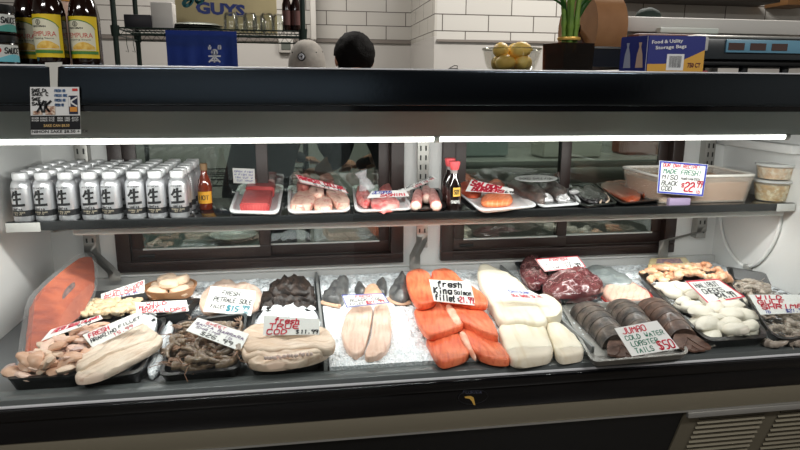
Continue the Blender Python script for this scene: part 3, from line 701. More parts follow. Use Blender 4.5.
# white lidded cooler behind on legs of its stand
c0 = V(620, 33, 1.98); c1 = V(850, 33, 1.98); z0, z1 = V(620, 31.5, 1.98).z, V(620, 16, 1.98).z
t = thing('white_cooler_lid', ((c0.x+c1.x)/2, 2.06, ZT_), 'long white overshelf slab raised behind the bag carton and scale', 'shelf')
foam = M('foam_white', (205,202,196), .55)
bm = nb(); box(bm, c0.x-.01, c1.x, 1.98, 2.15, z0, z1, bev=.006); obj('slab', bm, foam, t)
bm = nb(); box(bm, V(658,30,1.97).x, V(716,30,1.97).x, 1.955, 1.98, V(660,33,1.97).z, V(660,27.5,1.97).z, bev=.002); obj('slab_lip', bm, M('lip_white', (214,222,214), .4), t)
for u in (640, 716, 840):
    p = V(u, 60, 2.05); bm = nb(); box(bm, p.x-.012, p.x+.012, 2.05, 2.09, ZT_, z0+.002, bev=.002); obj('slab_leg', bm, steel_dk, t)
t.name = 'overshelf'
bm = nb(); p0, p1 = V(630,40,1.95), V(700,34,1.95); box(bm, p0.x, p1.x, 1.90, 1.975, ZT_, p1.z-.006, bev=.004); tag(obj('storage_tub', bm, M('tub_redbrown', (120,80,66), .5), origin=(p0.x, 1.93, ZT_)), 'reddish brown tub under the white overshelf behind the bag carton', 'tub')
# dark green cap on the slab
c = V(648, 17, 2.06); c.z = z1+.0005
bm = nb(); ball(bm, c+Vector((0,0,.004)), .045, 1, .8, .75, 3, jit=.1)
for v in bm.verts: v.co.z = max(v.co.z, c.z)
t = obj('knit_cap', bm, M('dark_green_cloth', (34,48,42), .8, bump=(.4, 120, 'n')), origin=c); tag(t, 'dark green cloth cap lying on the white overshelf', 'cap')
bm = nb(); prism(bm, [c+Vector((.045*math.cos(a*pi/8+pi*.6)-.035, -.03*abs(math.sin(a*pi/8))-.005, .001)) for a in range(9)], (0,0,.003)); obj('cap_brim', bm, M('dark_cloth', (16,18,20), .8), t)
# hanging sake poster with its clip
ZP = HY0-.006
q = lambda u, v: V(u, v, ZP)
TL, TR, B2, B1 = q(30,87), q(79,87), q(81,134), q(31,134.5)
og = (TL+TR)/2
t = thing('sake_poster', og, 'small printed sake poster hanging from a white clip on the black top rail', 'poster')
fnp = lambda s, tt: (B1*(1-s)+B2*s)*(1-tt)+(TL*(1-s)+TR*s)*tt+Vector((0,-.0008,0))
bm = nb(); prism(bm, [B1, B2, TR, TL], (0,.001,0)); obj('poster_sheet', bm, M('poster_paper', (222,222,220), .4), t, smooth=False)
def prect(bm, fn, a, b, c_, d): quad(bm, fn(a,b), fn(c_,b), fn(c_,d), fn(a,d))
bm = nb(); prect(bm, fnp, 0, .10, 1, .40); obj('poster_band', bm, M('poster_black', (18,18,20), .4), t, smooth=False)
fn2 = lambda s, tt: fnp(s, tt)+Vector((0,-.0005,0))
bm = nb(); prect(bm, fn2, .78, .43, .96, .82); obj('can_picture', bm, M('poster_navy', (28,34,60), .4), t, smooth=False)
bm = nb(); prect(bm, lambda s, tt: fn2(s, tt)+Vector((0,-.0004,0)), .80, .48, .95, .58); obj('can_band', bm, M('poster_orange', (210,140,60), .4), t, smooth=False)
bm = nb(); write(bm, lambda s, tt: fn2(s, tt)+Vector((0,-.0004,0)), 'K', .80, .6, 1.0, .18, .18, 0, 0); obj('can_mark', bm, M('poster_paper', (222,222,220), .4), t, smooth=False)
bm = nb()
for r, (y, x1_) in enumerate(((.90,.34),(.82,.38),(.72,.26),(.62,.30))): write(bm, fn2, 'SAKE CAN'[:7-r], .04, y, x1_, .065, .24, .1, 0)
write(bm, fn2, 'XK', .14, .48, .42, .22, .2); obj('lettering', bm, lblk, t, smooth=False)
bm = nb()
for y, x1_ in ((.90,.72),(.80,.76),(.70,.72),(.60,.68)): write(bm, fn2, 'FRESH BREW'[:int(x1_*12)], .50, y, x1_, .05, .22, .1, 0)
obj('lettering', bm, M('poster_blue', (70,110,160), .5), t, smooth=False)
bm = nb(); prect(bm, fn2, .86, .92, .97, .97); obj('red_mark', bm, lred, t, smooth=False)
bm = nb(); prect(bm, fn2, .05, .42, .24, .50); prect(bm, fn2, .30, .42, .50, .60); obj('food_picture', bm, M('food_orange', (150,110,90), .5, var=((220,200,180), 200, .4, .6)), t, smooth=False)
bm = nb()
for y in (.33, .28): write(bm, fn2, 'NIHON GINJO RICE  NAMA SAKE JUICY', .03, y, .97, .035, .2, 0, 0, smooth=0)
obj('lettering', bm, M('poster_paper', (222,222,220), .4), t, smooth=False)
font_text('lettering', 'SAKE CAN $8.50', fn2(.26,.15), TR-TL, TL-B1, .0065, M('poster_gold', (205,170,110), .4), t, .050, .02)
font_text('lettering', 'NIHON SAKE $8.50 + TX', fn2(.02,.02), TR-TL, TL-B1, .0068, lblk, t, .110, .02)
bm = nb(); a = [q(u, v)+Vector((0,.002,0)) for u, v in ((44.5,62.5),(61.5,62),(61.5,66),(57.5,67),(57,89),(50,89),(49,67),(45,66.5))]; prism(bm, a, (0,.0025,0)); obj('clip', bm, M('clip_white', (200,198,190), .4), t, smooth=False)

# ================================================================== KITCHEN BEHIND
gw = M('green_wire', (26,42,36), .4, .4)
YF, YR = 3.3, 3.74
zf = V(118, 25, YF).z; xl = V(115, 30, YF).x; xr = V(303, 30, YF).x
t = thing('wire_rack', ((xl+xr)/2, 3.52, 0), 'dark green wire shelving rack against the back of the kitchen', 'rack')
for x, y in ((xl, YF), (xr, YF), (xl, YR), (xr, YR)):
    bm = nb(); tube(bm, [(x, y, 0), (x, y, 2.15)], .0127, 10); pt = obj('post', bm, gw, t)
for zs in (zf-.012, zf-.75):
    bm = nb()
    for y in (YF, YR):
        tube(bm, [(xl, y, zs), (xr, y, zs)], .004, 6); tube(bm, [(xl, y, zs-.032), (xr, y, zs-.032)], .004, 6)
        pts = [(xl+(xr-xl)*i/36, y, zs-(.032 if i % 2 else 0)) for i in range(37)]; tube(bm, pts, .0022, 5)
    for x in (xl, xr): tube(bm, [(x, YF, zs), (x, YR, zs)], .004, 6); tube(bm, [(x, YF, zs-.032), (x, YR, zs-.032)], .004, 6)
    for i in range(1, 44): x = xl+(xr-xl)*i/44; tube(bm, [(x, YF, zs+.003), (x, YR, zs+.003)], .0017, 5)
    for y in (YF+.15, YF+.3): tube(bm, [(xl, y, zs-.004), (xr, y, zs-.004)], .003, 5)
    for x in (xl, xr):
        for y in (YF, YR): lathe(bm, [(.018,-.04),(.021,.01)], 10, (x, y, zs))
    obj('wire_shelf', bm, gw, t)
bm = nb(); u0 = xl+.05
for dx in (.0, .03): tube(bm, [(u0+dx, YF-.006, zf-.03), (u0+dx, YF-.008, zf-.09), (u0+dx+.006, YF-.010, zf-.125), (u0+dx-.004, YF-.02, zf-.120)], .0016, 5)
obj('wire_hook', bm, gw, t)
zs = zf-.012+.006
def onrack(u, Y, z=None): p = V(u, 22, Y); p.z = zs if z is None else z; return p
# things on the rack
p0, p1 = onrack(124, 3.36), onrack(151, 3.36)
bm = nb(); box(bm, p0.x, p1.x, 3.36, 3.50, zs, zs+.062, bev=.003); tag(obj('black_box', bm, M('box_black', (24,20,30), .5), origin=(p0.x, 3.43, zs)), 'low black box on the left end of the wire rack', 'box')
p0, p1 = onrack(151.5, 3.38), onrack(173, 3.38)
bm = nb(); box(bm, p0.x, p1.x, 3.38, 3.48, zs, zs+.125, bev=.003); tag(obj('paper_packet', bm, M('packet_white', (218,214,208), .6), origin=(p0.x, 3.43, zs)), 'white paper packet standing on the wire rack beside the black box', 'packet')
pan_m = M('pan_grey', (84,88,80), .4, .5)
for k in range(3):
    c = onrack(197, 3.50); c.z = zs+k*.0125
    bm = nb(); lathe(bm, [(.128,0),(.124,.003),(.10,.0115),(.0,.012)], 32, c); o = obj('baking_pan', bm, pan_m, origin=c, smooth=True)
    tag(o, ('dark grey pan turned over on the wire rack, bottom of the stack', 'dark grey pan turned over on the wire rack, middle of the stack', 'dark grey pan turned over on the wire rack, top of the stack')[k], 'pan', 'stacked pans on the wire rack')
tum = glass_mat('tumbler_glass', (250,251,248), .7, .03, .12)
bm = nb(); lathe(bm, [(.036,0),(.037,.004),(.034,.07),(.026,.082),(.0,.084)], 20, cap0=False)
lathe(bm, [(.033,.001),(.031,.066),(.022,.078),(.0,.079)], 20, cap0=False)
g0 = obj('drinking_glass', bm, tum)
for i, (u, Y, w_) in enumerate(((231,3.37,'first'),(250,3.37,'second'),(267,3.37,'third'),(279,3.40,'last'))):
    o = g0 if i == 0 else dup(g0, (0,0,0)); o.location = onrack(u, Y)
    tag(o, 'clear glass turned upside down on the wire rack, %s from the left in the front' % w_, 'glass', 'upturned glasses on the wire rack')
for u in (241, 259):
    o = dup(g0, onrack(u, 3.50)); tag(o, 'clear upturned glass in the back row, %s' % ('left one behind the first two glasses' if u == 241 else 'right one behind the middle glasses'), 'glass', 'upturned glasses on the wire rack')
for u, lab in ((287, 'dark brown bottle on the wire rack, just right of the glasses'), (296, 'dark brown bottle on the wire rack next to the right post')):
    c = onrack(u, 3.40)
    t = thing('dark_bottle', c, lab, 'bottle', 'dark bottles on the wire rack')
    bm = nb(); lathe(bm, [(.021,0),(.023,.003),(.023,.13),(.012,.165),(.011,.19)], 20, c); obj('glass_body', bm, M('brown_glass', (38,20,16), .15), t)
    bm = nb(); lathe(bm, [(.0235,.03),(.0235,.10)], 20, c, cap0=False, cap1=False); obj('label_paper', bm, M('label_maroon', (96,60,56), .5), t)
# shop sign behind the glasses
Ys = 3.66; p0, p1 = V(176, 20, Ys), V(277, 20, Ys)
bm = nb(); box(bm, p0.x, p1.x, Ys, Ys+.012, zs, zs+.42, bev=.002); t = obj('shop_sign', bm, M('sign_cream', (212,196,150), .6, var=((198,184,142), 8, .3, .7)), origin=((p0.x+p1.x)/2, Ys, zs)); tag(t, 'cream shop sign with blue block letters standing behind the glasses on the rack', 'sign')
a, b = V(196, 13.5, Ys-.001), V(245, 9, Ys-.001)
font_text('lettering', 'GUYS', a, (1,0,-.05), (0,0,1), V(200,0.5,Ys).z-V(200,13,Ys).z, M('sign_blue', (40,58,130), .5), t, (b-a).length, .05)
bm = nb(); fns = lambda s, tt: V(182+s*24, 6-tt*24, Ys-.0012)
ribbon(bm, fns, chaikin([Vector(x+(0,)) for x in ((.02,.9),(.12,.5),(.35,.42),(.55,.9),(.45,.2),(.2,-.02),(.04,.10),(.2,.28),(.5,.35))], 2, False), .16, 1)
obj('lettering', bm, M('sign_teal', (30,110,120), .5), t, smooth=False); bm = nb()
ribbon(bm, fns, chaikin([Vector(x+(0,)) for x in ((.62,.5),(.58,.2),(.75,.12),(.92,.3),(1.1,.8))], 2, False), .14, 1)
obj('lettering', bm, M('sign_teal', (30,110,120), .5), t, smooth=False)
# blue shop curtain hanging from the rack
Yc = YF-.018; a, b = V(165, 28, Yc), V(236.5, 32, Yc)
bm = nb(); nx, nz_ = 36, 14; g = []
for j in range(nz_+1):
    row = []
    for i in range(nx+1):
        s = i/nx; tt = j/nz_
        x = a.x+(b.x-a.x)*s; zt = zf-.02; z = zt-.30*tt
        row.append(bm.verts.new((x, Yc+.006*math.sin(s*17)*tt+.004*math.sin(s*31+1)*tt, z)))
    g.append(row)
for j in range(nz_):
    for i in range(nx): bm.faces.new((g[j][i], g[j][i+1], g[j+1][i+1], g[j+1][i]))
bmesh.ops.solidify(bm, geom=bm.faces, thickness=.0015)
t = obj('fabric_curtain', bm, M('indigo_cloth', (52,78,152), .85, bump=(.2, 300, 'n')), origin=((a.x+b.x)/2, Yc, zf-.02)); tag(t, 'indigo blue cloth curtain with white characters hanging below the wire rack', 'curtain')
bm = nb(); fc = lambda s, tt: V(207+s*15, 63-tt*19, Yc-.010)
circ = [Vector((.5+.17*math.cos(i*pi/8), .56+.13*math.sin(i*pi/8), 0)) for i in range(17)]
ribbon(bm, fc, circ, .09, .8)
for P in (((.5,.62),(.5,.05)), ((.12,.36),(.88,.36)), ((.5,.34),(.15,.06)), ((.5,.34),(.86,.06)), ((.30,.13),(.70,.13)), ((.10,.82),(.26,.82)), ((.18,.92),(.18,.74)), ((.11,.75),(.25,.75)), ((.74,.82),(.92,.82)), ((.76,.9),(.9,.9)), ((.83,.92),(.83,.73)), ((.75,.75),(.91,.75))):
    ribbon(bm, fc, [Vector(x+(0,)) for x in P], .08, .8)
obj('white_characters', bm, M('print_white', (225,228,235), .7), t, smooth=False)
# wall bits
c = V(286, 46, 5.08); bm = nb(); box(bm, c.x-.055, c.x+.055, 5.06, 5.0995, c.z-.05, c.z+.05, bev=.004); t = obj('paper_dispenser', bm, M('dispenser_white', (180,176,170), .5), origin=c); tag(t, 'small white box with a grey window fixed to the wall left of the capped person', 'dispenser')
bm = nb(); box(bm, c.x-.035, c.x+.035, 5.055, 5.0605, c.z-.028, c.z+.028); obj('grey_window', bm, M('grey_screen', (92,96,90), .4), t)
c = V(313.5, 30, 4.95); bm = nb(); box(bm, c.x-.02, c.x+.02, 4.93, 5.08, c.z-.07, c.z+.55, bev=.006); tag(obj('wall_duct', bm, M('duct_white', (200,196,190), .4), origin=c), 'narrow white upright duct on the tiled wall above the grey cap', 'duct')
bm = nb(); p0, p1 = V(622, 1, 4.0), V(775, 1, 4.0); box(bm, p0.x, p1.x, 3.95, 4.199, V(700, 1.0, 4.0).z, V(700, 1.0, 4.0).z+.03, bev=.002); tag(obj('wall_shelf', bm, M('shelf_dark', (40,32,26), .5), origin=(p0.x, 4.19, p0.z)), 'dark wooden shelf high on the tiled wall at right', 'shelf')
bm = nb(); p0, p1 = V(785, 5, 4.0), V(812, 5, 4.0); box(bm, p0.x, p1.x, 3.98, 4.199, p0.z, p0.z+.2, bev=.003); tag(obj('wall_box', bm, M('box_tan', (120,84,48), .5), origin=(p0.x, 4.19, p0.z)), 'brown box fixed high on the tiled wall at the right edge', 'box')
# steel prep table behind the case
t = thing('prep_table', (1.35, 3.55, 0), 'stainless prep table behind the case, seen through the sliding doors', 'table')
bm = nb(); box(bm, .45, 2.6, 3.3, 4.1, .86, .90, bev=.004); obj('table_top', bm, steel, t)
for x in (.5, 2.55):
    for y in (3.35, 4.05): bm = nb(); tube(bm, [(x, y, 0), (x, y, .865)], .02, 10); obj('table_leg', bm, steel, t)
bm = nb(); box(bm, .48, 2.58, 3.34, 4.06, .25, .28); obj('under_shelf', bm, steel, t)
for i, (x, y, w_, h_, cl, lab) in enumerate(((.62,3.5,.12,.10,(205,205,200),'white tub on the left end of the prep table'),(1.0,3.6,.2,.16,(150,160,156),'grey green bin on the prep table'),(1.55,3.5,.18,.12,(200,196,186),'white box in the middle of the prep table'),(2.1,3.6,.16,.2,(120,60,40),'brown carton on the right end of the prep table'))):
    bm = nb(); prism(bm, [(x-w_,y-.1,.9005),(x+w_,y-.1,.9005),(x+w_,y+.1,.9005),(x-w_,y+.1,.9005)], (0,0,h_), bev=.01); tag(obj('storage_bin', bm, M('bin%d' % i, cl, .5), origin=(x, y, .9005)), lab, 'bin')
# a low cart below the rack with a white plate
bm = nb(); box(bm, -.78, -.12, 2.20, 2.46, .0, .74, bev=.006); tag(obj('low_cabinet', bm, M('cabinet_green', (60,76,70), .5), origin=(-.45, 2.33, 0)), 'low dark green cabinet behind the left sliding doors', 'cabinet')
c = V(234, 246, 2.33); c.z = .7405
bm = nb(); lathe(bm, [(.05,0),(.065,.004),(.088,.020),(.085,.022),(.06,.007),(.0,.006)], 36, c); tag(obj('white_plate', bm, M('china', (222,224,222), .3), origin=c), 'white oval plate on the low cabinet, seen through the left sliding door', 'plate')

# ------------------------------------------------------------------ two people at work
def person(hx, hy, hz, label, cap, shirt, yaw, hs):
    """one continuous skinned body leaning over the counter, back to the camera; hx,hy,hz = centre of the head"""
    J = [((0,-.36,.93),.13),((0,-.30,1.08),.135),((0,-.16,1.26),.14),((0,-.07,1.335),.075),((0,-.02,1.375),.056),
         ((.165,-.14,1.28),.058),((.20,-.10,1.04),.044),((.14,.05,.97),.034),((.125,.11,.95),.031),
         ((-.165,-.14,1.28),.058),((-.20,-.10,1.04),.044),((-.14,.05,.97),.034),((-.125,.11,.95),.031),
         ((.10,-.36,.86),.10),((.115,-.30,.48),.066),((.12,-.36,.09),.045),((.12,-.24,.04),.038),
         ((-.10,-.36,.86),.10),((-.115,-.30,.48),.066),((-.12,-.36,.09),.045),((-.12,-.24,.04),.038),
         ((0,.0,1.43),.082),((0,.012,1.475),.09)]
    E_ = [(0,1),(1,2),(2,3),(3,4),(2,5),(5,6),(6,7),(7,8),(2,9),(9,10),(10,11),(11,12),(0,13),(13,14),(14,15),(15,16),(0,17),(17,18),(18,19),(19,20),(4,21),(21,22)]
    me = bpy.data.meshes.new('person'); dz = hz-1.44
    zf_ = lambda z: z*(1+dz/1.44)
    me.from_pydata([(x, y, zf_(z)) for (x, y, z), r in J], E_, []); o = bpy.data.objects.new('person', me); COL.objects.link(o)
    sk = o.modifiers.new('s', 'SKIN'); sk.use_smooth_shade = True; o.modifiers.new('d', 'SUBSURF').levels = 2
    for v, (_, r) in zip(me.skin_vertices[0].data, J): v.radius = (r, r)
    me.skin_vertices[0].data[0].use_root = True
    m2 = bpy.data.meshes.new_from_object(o.evaluated_get(bpy.context.evaluated_depsgraph_get())); bpy.data.objects.remove(o)
    bm = nb(); bm.from_mesh(m2)
    skin, cloth, trou = M('skin', (196,140,112), .55), shirt, M('trousers', (30,32,38), .8)
    H = Vector((0, .005, zf_(1.44)))
    for v in bm.verts:     # head to an egg, chin and nose forward (+y)
        if v.co.z > zf_(1.385):
            d = v.co-H; v.co = H+Vector((d.x*.92, d.y*1.15, d.z*1.12))
            if abs(v.co.x) < .018 and v.co.y > .07 and abs(v.co.z-H.z) < .03: v.co.y += .02
    for f in bm.faces:
        z = f.calc_center_median().z/(1+dz/1.44); c_ = f.calc_center_median(); f.smooth = True
        f.material_index = 0 if (z > 1.345 or (abs(c_.x) > .12 and z < 1.03 and c_.y > -.05)) else (2 if z < .92 else 1)
    for s in (-1, 1):
        ball(bm, H+Vector((s*.083, 0, -.010)), .030, .35, .62, 1.0, 2)          # ears
        ball(bm, H+Vector((s*.03, .094, .005)), .011, 1, .6, .7, 1)             # eyes
        for k in range(5):                                                        # fingers round the work
            b = Vector((s*(.100+.011*k), .125, zf_(.948))); L_ = (.045,.062,.068,.062,.05)[k]
            if k == 0: tube(bm, [b+Vector((-s*.012,-.02,0)), b+Vector((-s*.03,.01,-.008)), b+Vector((-s*.036,.032,-.02))], [.010,.009,.007], 8)
            else: tube(bm, [b+Vector((0,-.02,0)), b+Vector((0,L_*.5,.004)), b+Vector((0,L_*.85,-.012)), b+Vector((0,L_*.95,-.03))], [.009,.0085,.008,.006], 8)
    for v in bm.verts:     # body turned, head scaled and facing the work
        k = 1-min(1, max(0, (v.co.z-zf_(1.30))/.07)); a = yaw*k; x, y = v.co.x, v.co.y
        v.co.x, v.co.y = x*math.cos(a)+y*math.sin(a), -x*math.sin(a)+y*math.cos(a)
        if v.co.z > zf_(1.385): v.co = H+(v.co-H)*hs
    bmesh.ops.translate(bm, verts=bm.verts, vec=(hx, hy, 0))
    og = (hx-.36*math.sin(yaw), hy-.36*math.cos(yaw), 0); p = obj('person', bm, [skin, cloth, trou], origin=og); tag(p, label, 'person')
    H = H+Vector((hx, hy, 0)); _obj = obj
    def obj_h(name, bm, mats, parent=None, **k):
        for v in bm.verts: v.co = H+(v.co-H)*hs
        return _obj(name, bm, mats, parent, **k)
    bm = nb()
    if not cap:
        ball(bm, H+Vector((0, -.006, .012)), .1, .98, 1.14, 1.10, 4, jit=.05, freq=60)
        for v in bm.verts:
            d = v.co-H
            if d.y > .045 and d.z < .05: v.co.y = H.y+.045+(d.y-.045)*.1        # open over the face
            lim = -.085 if d.y < .02 else -.01
            if abs(d.x) > .075 and d.y > -.045: lim = .012
            if d.z < lim: v.co.z = H.z+lim-.002
            v.co += (v.co-H).normalized()*.004*noise.noise(v.co*60)
        obj_h('hair', bm, M('black_hair', (12,10,9), .7, bump=(.8, 180, 'n'), spec=.08), p)
    else:
        felt = M('grey_felt', (158,152,144), .85, var=((140,135,128), 40, .3, .7))
        n_, m_ = 36, 12; rows = []
        for j in range(m_+1):
            ph = (pi/2)*j/m_; row = []
            for i in range(n_):
                a = 2*pi*i/n_; row.append(bm.verts.new(H+Vector((.101*math.cos(ph)**.8*math.cos(a), -.006+.114*math.cos(ph)**.8*math.sin(a), -.040+.146*math.sin(ph)))))
            rows.append(row)
        for j in range(m_):
            for i in range(n_): bm.faces.new((rows[j][i], rows[j][(i+1) % n_], rows[j+1][(i+1) % n_], rows[j+1][i]))
        bmesh.ops.remove_doubles(bm, verts=bm.verts, dist=.0005); c_ = obj_h('baseball_cap', bm, felt, p)
        bm = nb(); prism(bm, [H+Vector((.10*math.cos(a), .06+.125*math.sin(a), -.045)) for a in [pi*k/12 for k in range(13)]], (0,0,.005)); obj_h('cap_brim', bm, felt, c_)
        bm = nb(); ball(bm, H+Vector((0,-.006,.107)), .008, 1, 1, .5, 2); obj_h('cap_button', bm, M('dark_cloth', (16,18,20), .8), c_)
        for ax_, el in ((-1.0,.55),(-1.9,.55),(-.3,.6),(-2.6,.55)):
            q_ = H+Vector((.1015*math.cos(el)**.8*math.cos(ax_), -.006+.1145*math.cos(el)**.8*math.sin(ax_), -.040+.1465*math.sin(el)))
            bm = nb(); ball(bm, q_, .0035, sub=1); obj_h('cap_eyelet', bm, M('dark_cloth', (16,18,20), .8), c_)
        a = -pi/2-.30; q_ = H+Vector((.103*math.cos(a), -.006+.116*math.sin(a), .012)); nrm = Vector((math.cos(a), math.sin(a), .12)).normalized(); tx = nrm.cross(UP).normalized(); ty = tx.cross(nrm)
        fb = lambda r, k, o_: q_+nrm*o_+tx*(r*math.cos(k*pi/12))+ty*(r*math.sin(k*pi/12))
        bm = nb(); prism(bm, [fb(.021, k, 0) for k in range(24)], nrm*-.006); bdg = obj_h('cap_badge', bm, M('badge_dark', (52,50,50), .7), c_)
        bm = nb(); tube(bm, [fb(.013, k, .001) for k in range(24)], .0022, 6, closed=True); tube(bm, [fb(.009, k, .001) for k in (3, 9, 15, 21)], .002, 5, closed=True); obj_h('badge_mark', bm, M('print_white', (225,228,235), .7), bdg)
        bm = nb(); ball(bm, H+Vector((0, -.02, -.045)), .092, 1, 1.0, .45, 3); obj_h('hair', bm, M('black_hair', (12,10,9), .7, bump=(.8, 180, 'n'), spec=.08), p)
    return p
h1 = V(307, 60, 3.05); h2 = V(354.5, 61, 2.76)
person(h1.x, h1.y, h1.z, 'person in a grey baseball cap seen from behind over the case top', True, M('shirt_dark', (46,48,54), .8), .75, .86)
person(h2.x, h2.y, h2.z+.012, 'person with short black hair seen from behind, right of the capped person', False, M('shirt_black', (28,28,30), .8), -.75, .90)

# ================================================================== ON THE SHELF
ZSH = ZS-.0035
silver = M('can_silver', (214,215,218), .32, .75); capw = M('cap_silver', (226,227,228), .35, .3); inkb = M('ink_black', (22,22,24), .5)
Rc = .0262
t = thing('sake_can', (0,0,0), '', 'can', 'silver sake cans on the left of the shelf')
bm = nb(); lathe(bm, [(.0225,0),(.0255,.002),(Rc,.006),(Rc,.092),(.0248,.100),(.0205,.108),(.0188,.1095),(.0188,.113)], 28); obj('can_body', bm, silver, t)
bm = nb(); lathe(bm, [(.0186,.1125),(.0196,.1135),(.0196,.1275),(.0188,.1295),(.0170,.1305)], 28); obj('screw_cap', bm, capw, t)
fn = cyl_fn((0,0,0), Rc+.0005, -pi/2-pi, -pi/2+pi, 0, .1)
bm = nb(); cyl_patch(bm, fn, 0, 1, .155, .315, 28); obj('black_band', bm, inkb, t)
fk = cyl_fn((0,0,0), Rc+.0006, -pi/2-.70, -pi/2+.70, .043, .084)
bm = nb()
for P, w_ in ((((.34,.93),(.28,.75),(.10,.56)),.10),(((.24,.74),(.55,.78),(.80,.80)),.09),(((.54,1.0),(.52,.5),(.50,.05)),.10),(((.26,.42),(.50,.45),(.76,.48)),.09),(((.04,.03),(.5,.06),(.96,.08)),.11)):
    pts = chaikin([Vector(p+(0,)) for p in P], 2, False); ribbon(bm, fk, pts, w_*1.5, .86)
obj('brush_character', bm, inkb, t)
bm = nb(); fs = cyl_fn((0,0,0), Rc+.0006, -pi/2-.5, -pi/2+.5, .031, .038); write(bm, fs, 'H+E+A', 0, 0, 1, 1, .2, 0, 0, asp=3.6)
f4 = cyl_fn((0,0,0), Rc+.0002, -pi/2-.62, -pi/2+.62, .0885, .0925); write(bm, f4, 'NIHON', 0, 0, 1, 1, .22, 0, 0, asp=6); obj('small_print', bm, inkb, t)
bm = nb(); f5 = cyl_fn((0,0,0), Rc+.0008, -pi/2-.7, -pi/2+.7, .018, .0295); write(bm, f5, 'GENSHU SAKE', 0, .55, 1, .3, .2, 0, 0, asp=3.2); write(bm, f5, 'ALC 19', .25, .1, .75, .3, .2, 0, 0, asp=3.2); obj('band_print', bm, M('print_grey', (170,160,140), .5), t)
fx = [23,45,68,91.5,112,136,157,179]; rots = [-.22,-.2,-.26,.06,-.30,.06,-.14,.02]
ords = ['first','second','third','fourth','fifth','sixth','seventh','eighth']
rows_ = ['front row','second row','third row','fourth row','fifth row','back row']
first = True
for j in range(6):
    for i in range(8):
        x = V(fx[i], 200, 1.795).x + (0 if j == 0 else rng.uniform(-.002, .002)); y = 1.795+j*.0558
        if j and i: x = max(x, px_+.0535)
        px_ = x
        lab = 'silver bottle can of sake, %s from the left in the %s' % (ords[i], rows_[j])
        rz = rots[i] if j == 0 else rng.uniform(-.4, .4)
        if first: t.location = (x, y, ZSH); t.rotation_euler = (0,0,rz); t['label'] = lab; first = False
        else: dup(t, (x, y, ZSH), (0,0,rz), lab, skip=() if j == 0 else ('small_print','band_print'))
# hot sauce bottle
c = V(206, 208, 1.90); c.z = ZSH
t = thing('hot_sauce_bottle', c, 'orange red hot sauce bottle standing right of the sake cans', 'bottle')
bm = nb(); lathe(bm, [(.018,0),(.0205,.003),(.0205,.07),(.017,.088),(.0095,.105),(.0085,.118)], 24, c); obj('bottle_body', bm, M('hot_sauce', (112,38,14), .12, coat=.5), t)
bm = nb(); lathe(bm, [(.0105,.116),(.0105,.135),(.008,.137)], 18, c); obj('cap', bm, M('cap_brown', (120,92,60), .4), t)
bm = nb(); cyl_patch(bm, cyl_fn(c, .021, -pi/2-1.2, -pi/2+1.2, .02, .055), 0, 1, 0, 1, 14); lb = obj('label_paper', bm, M('label_amber', (222,160,40), .5), t)
bm = nb(); write(bm, cyl_fn(c, .0213, -pi/2-.7, -pi/2+.7, .03, .045), 'HOT', 0, .1, 1, .8, .2, 0, 0, asp=2); obj('lettering', bm, inkb, t)
# taped notes on the sliding glass
def note(px, Y, label):
    a, b, c_, d_ = [V(u, v, Y) for u, v in px]
    bm = nb(); prism(bm, [d_, c_, b, a], (0, .0008, 0)); o = obj('paper_note', bm, PAPER, origin=(d_+c_)/2, smooth=False); tag(o, label, 'note')
    fn = lambda s, tt: (d_*(1-s)+c_*s)*(1-tt)+(a*(1-s)+b*s)*tt+Vector((0,-.0006,0)); bm = nb()
    for k in range(4): write(bm, fn, 'OPEN FISH CUT WRAP'[k*3:k*3+9], .08, .74-k*.2, .92, .1, .22, .2, 0, asp=1.4)
    obj('lettering', bm, INK['b'], o, smooth=False)
note(((232.5,168),(254.5,169),(255,184),(233.5,183)), YB-.016, 'small white handwritten note taped to the left sliding glass')
# trays
foam_w = M('foam_tray', (236,237,238), .45); blk_tray = M('black_tray', (14,14,15), .3)
def strays(px, depth, mat, label, group, z=None): return tray('food_tray', px, ZSH+depth+.0005, depth, mat, label, group=group, r=.14)
GW, GB = 'white foam trays on the shelf', 'black trays on the shelf'
strays(((228,212.5),(279,213.5),(284,184.5),(239,184)), .014, foam_w, 'white foam tray holding the two red tuna blocks', GW)
strays(((287.5,213),(351,211),(345,186),(288,185)), .013, foam_w, 'white foam tray under the pale fish pieces with red skin', GW)
strays(((355,211.5),(414,209),(398,185),(352,185)), .013, foam_w, 'white foam tray under the bagged pink meat', GW)
strays(((417,210),(447,208),(440,188),(409,189)), .012, blk_tray, 'black tray under the pink octopus legs beside the soy sauce bottles', GB)
strays(((480,211),(539,206),(511,186),(456,191)), .012, foam_w, 'white foam tray with the orange salmon pieces', GW)
strays(((541,207),(582,204),(570,183),(513,185)), .010, foam_w, 'white foam tray under the vacuum packed dark fish', GW)
strays(((583,207),(619,203.5),(592,183),(556,185)), .010, blk_tray, 'black tray with the thin dark fillets, left of the red brown smoked fish', GB)
strays(((621,204),(662,200),(640,181),(594,183)), .010, blk_tray, 'black tray holding the red brown smoked fish', GB)
tuna = M('tuna_red', (164,48,52), .38, var=((196,88,86), 26, .3, .75), stripe=((222,120,112), 40, .6, 3, .82, 1.0), spec=.4)
def block(name, px, z0, h, mat, label, cat, group=None, bev=.004):
    P = [D(u, v, z0+h) for u, v in px]; c = sum(P, Vector())/len(P); bm = nb()
    prism(bm, [Vector((p.x, p.y, z0)) for p in P], (0,0,h), bev=bev)
    bmesh.ops.subdivide_edges(bm, edges=bm.edges, cuts=2, use_grid_fill=True)
    for v in bm.verts: v.co += Vector((noise.noise(v.co*40), noise.noise(v.co*40+Vector((5,0,0))), noise.noise(v.co*40+Vector((0,5,0)))))*.0018
    return tag(obj(name, bm, mat, origin=(c.x, c.y, z0), angle=60), label, cat, group)
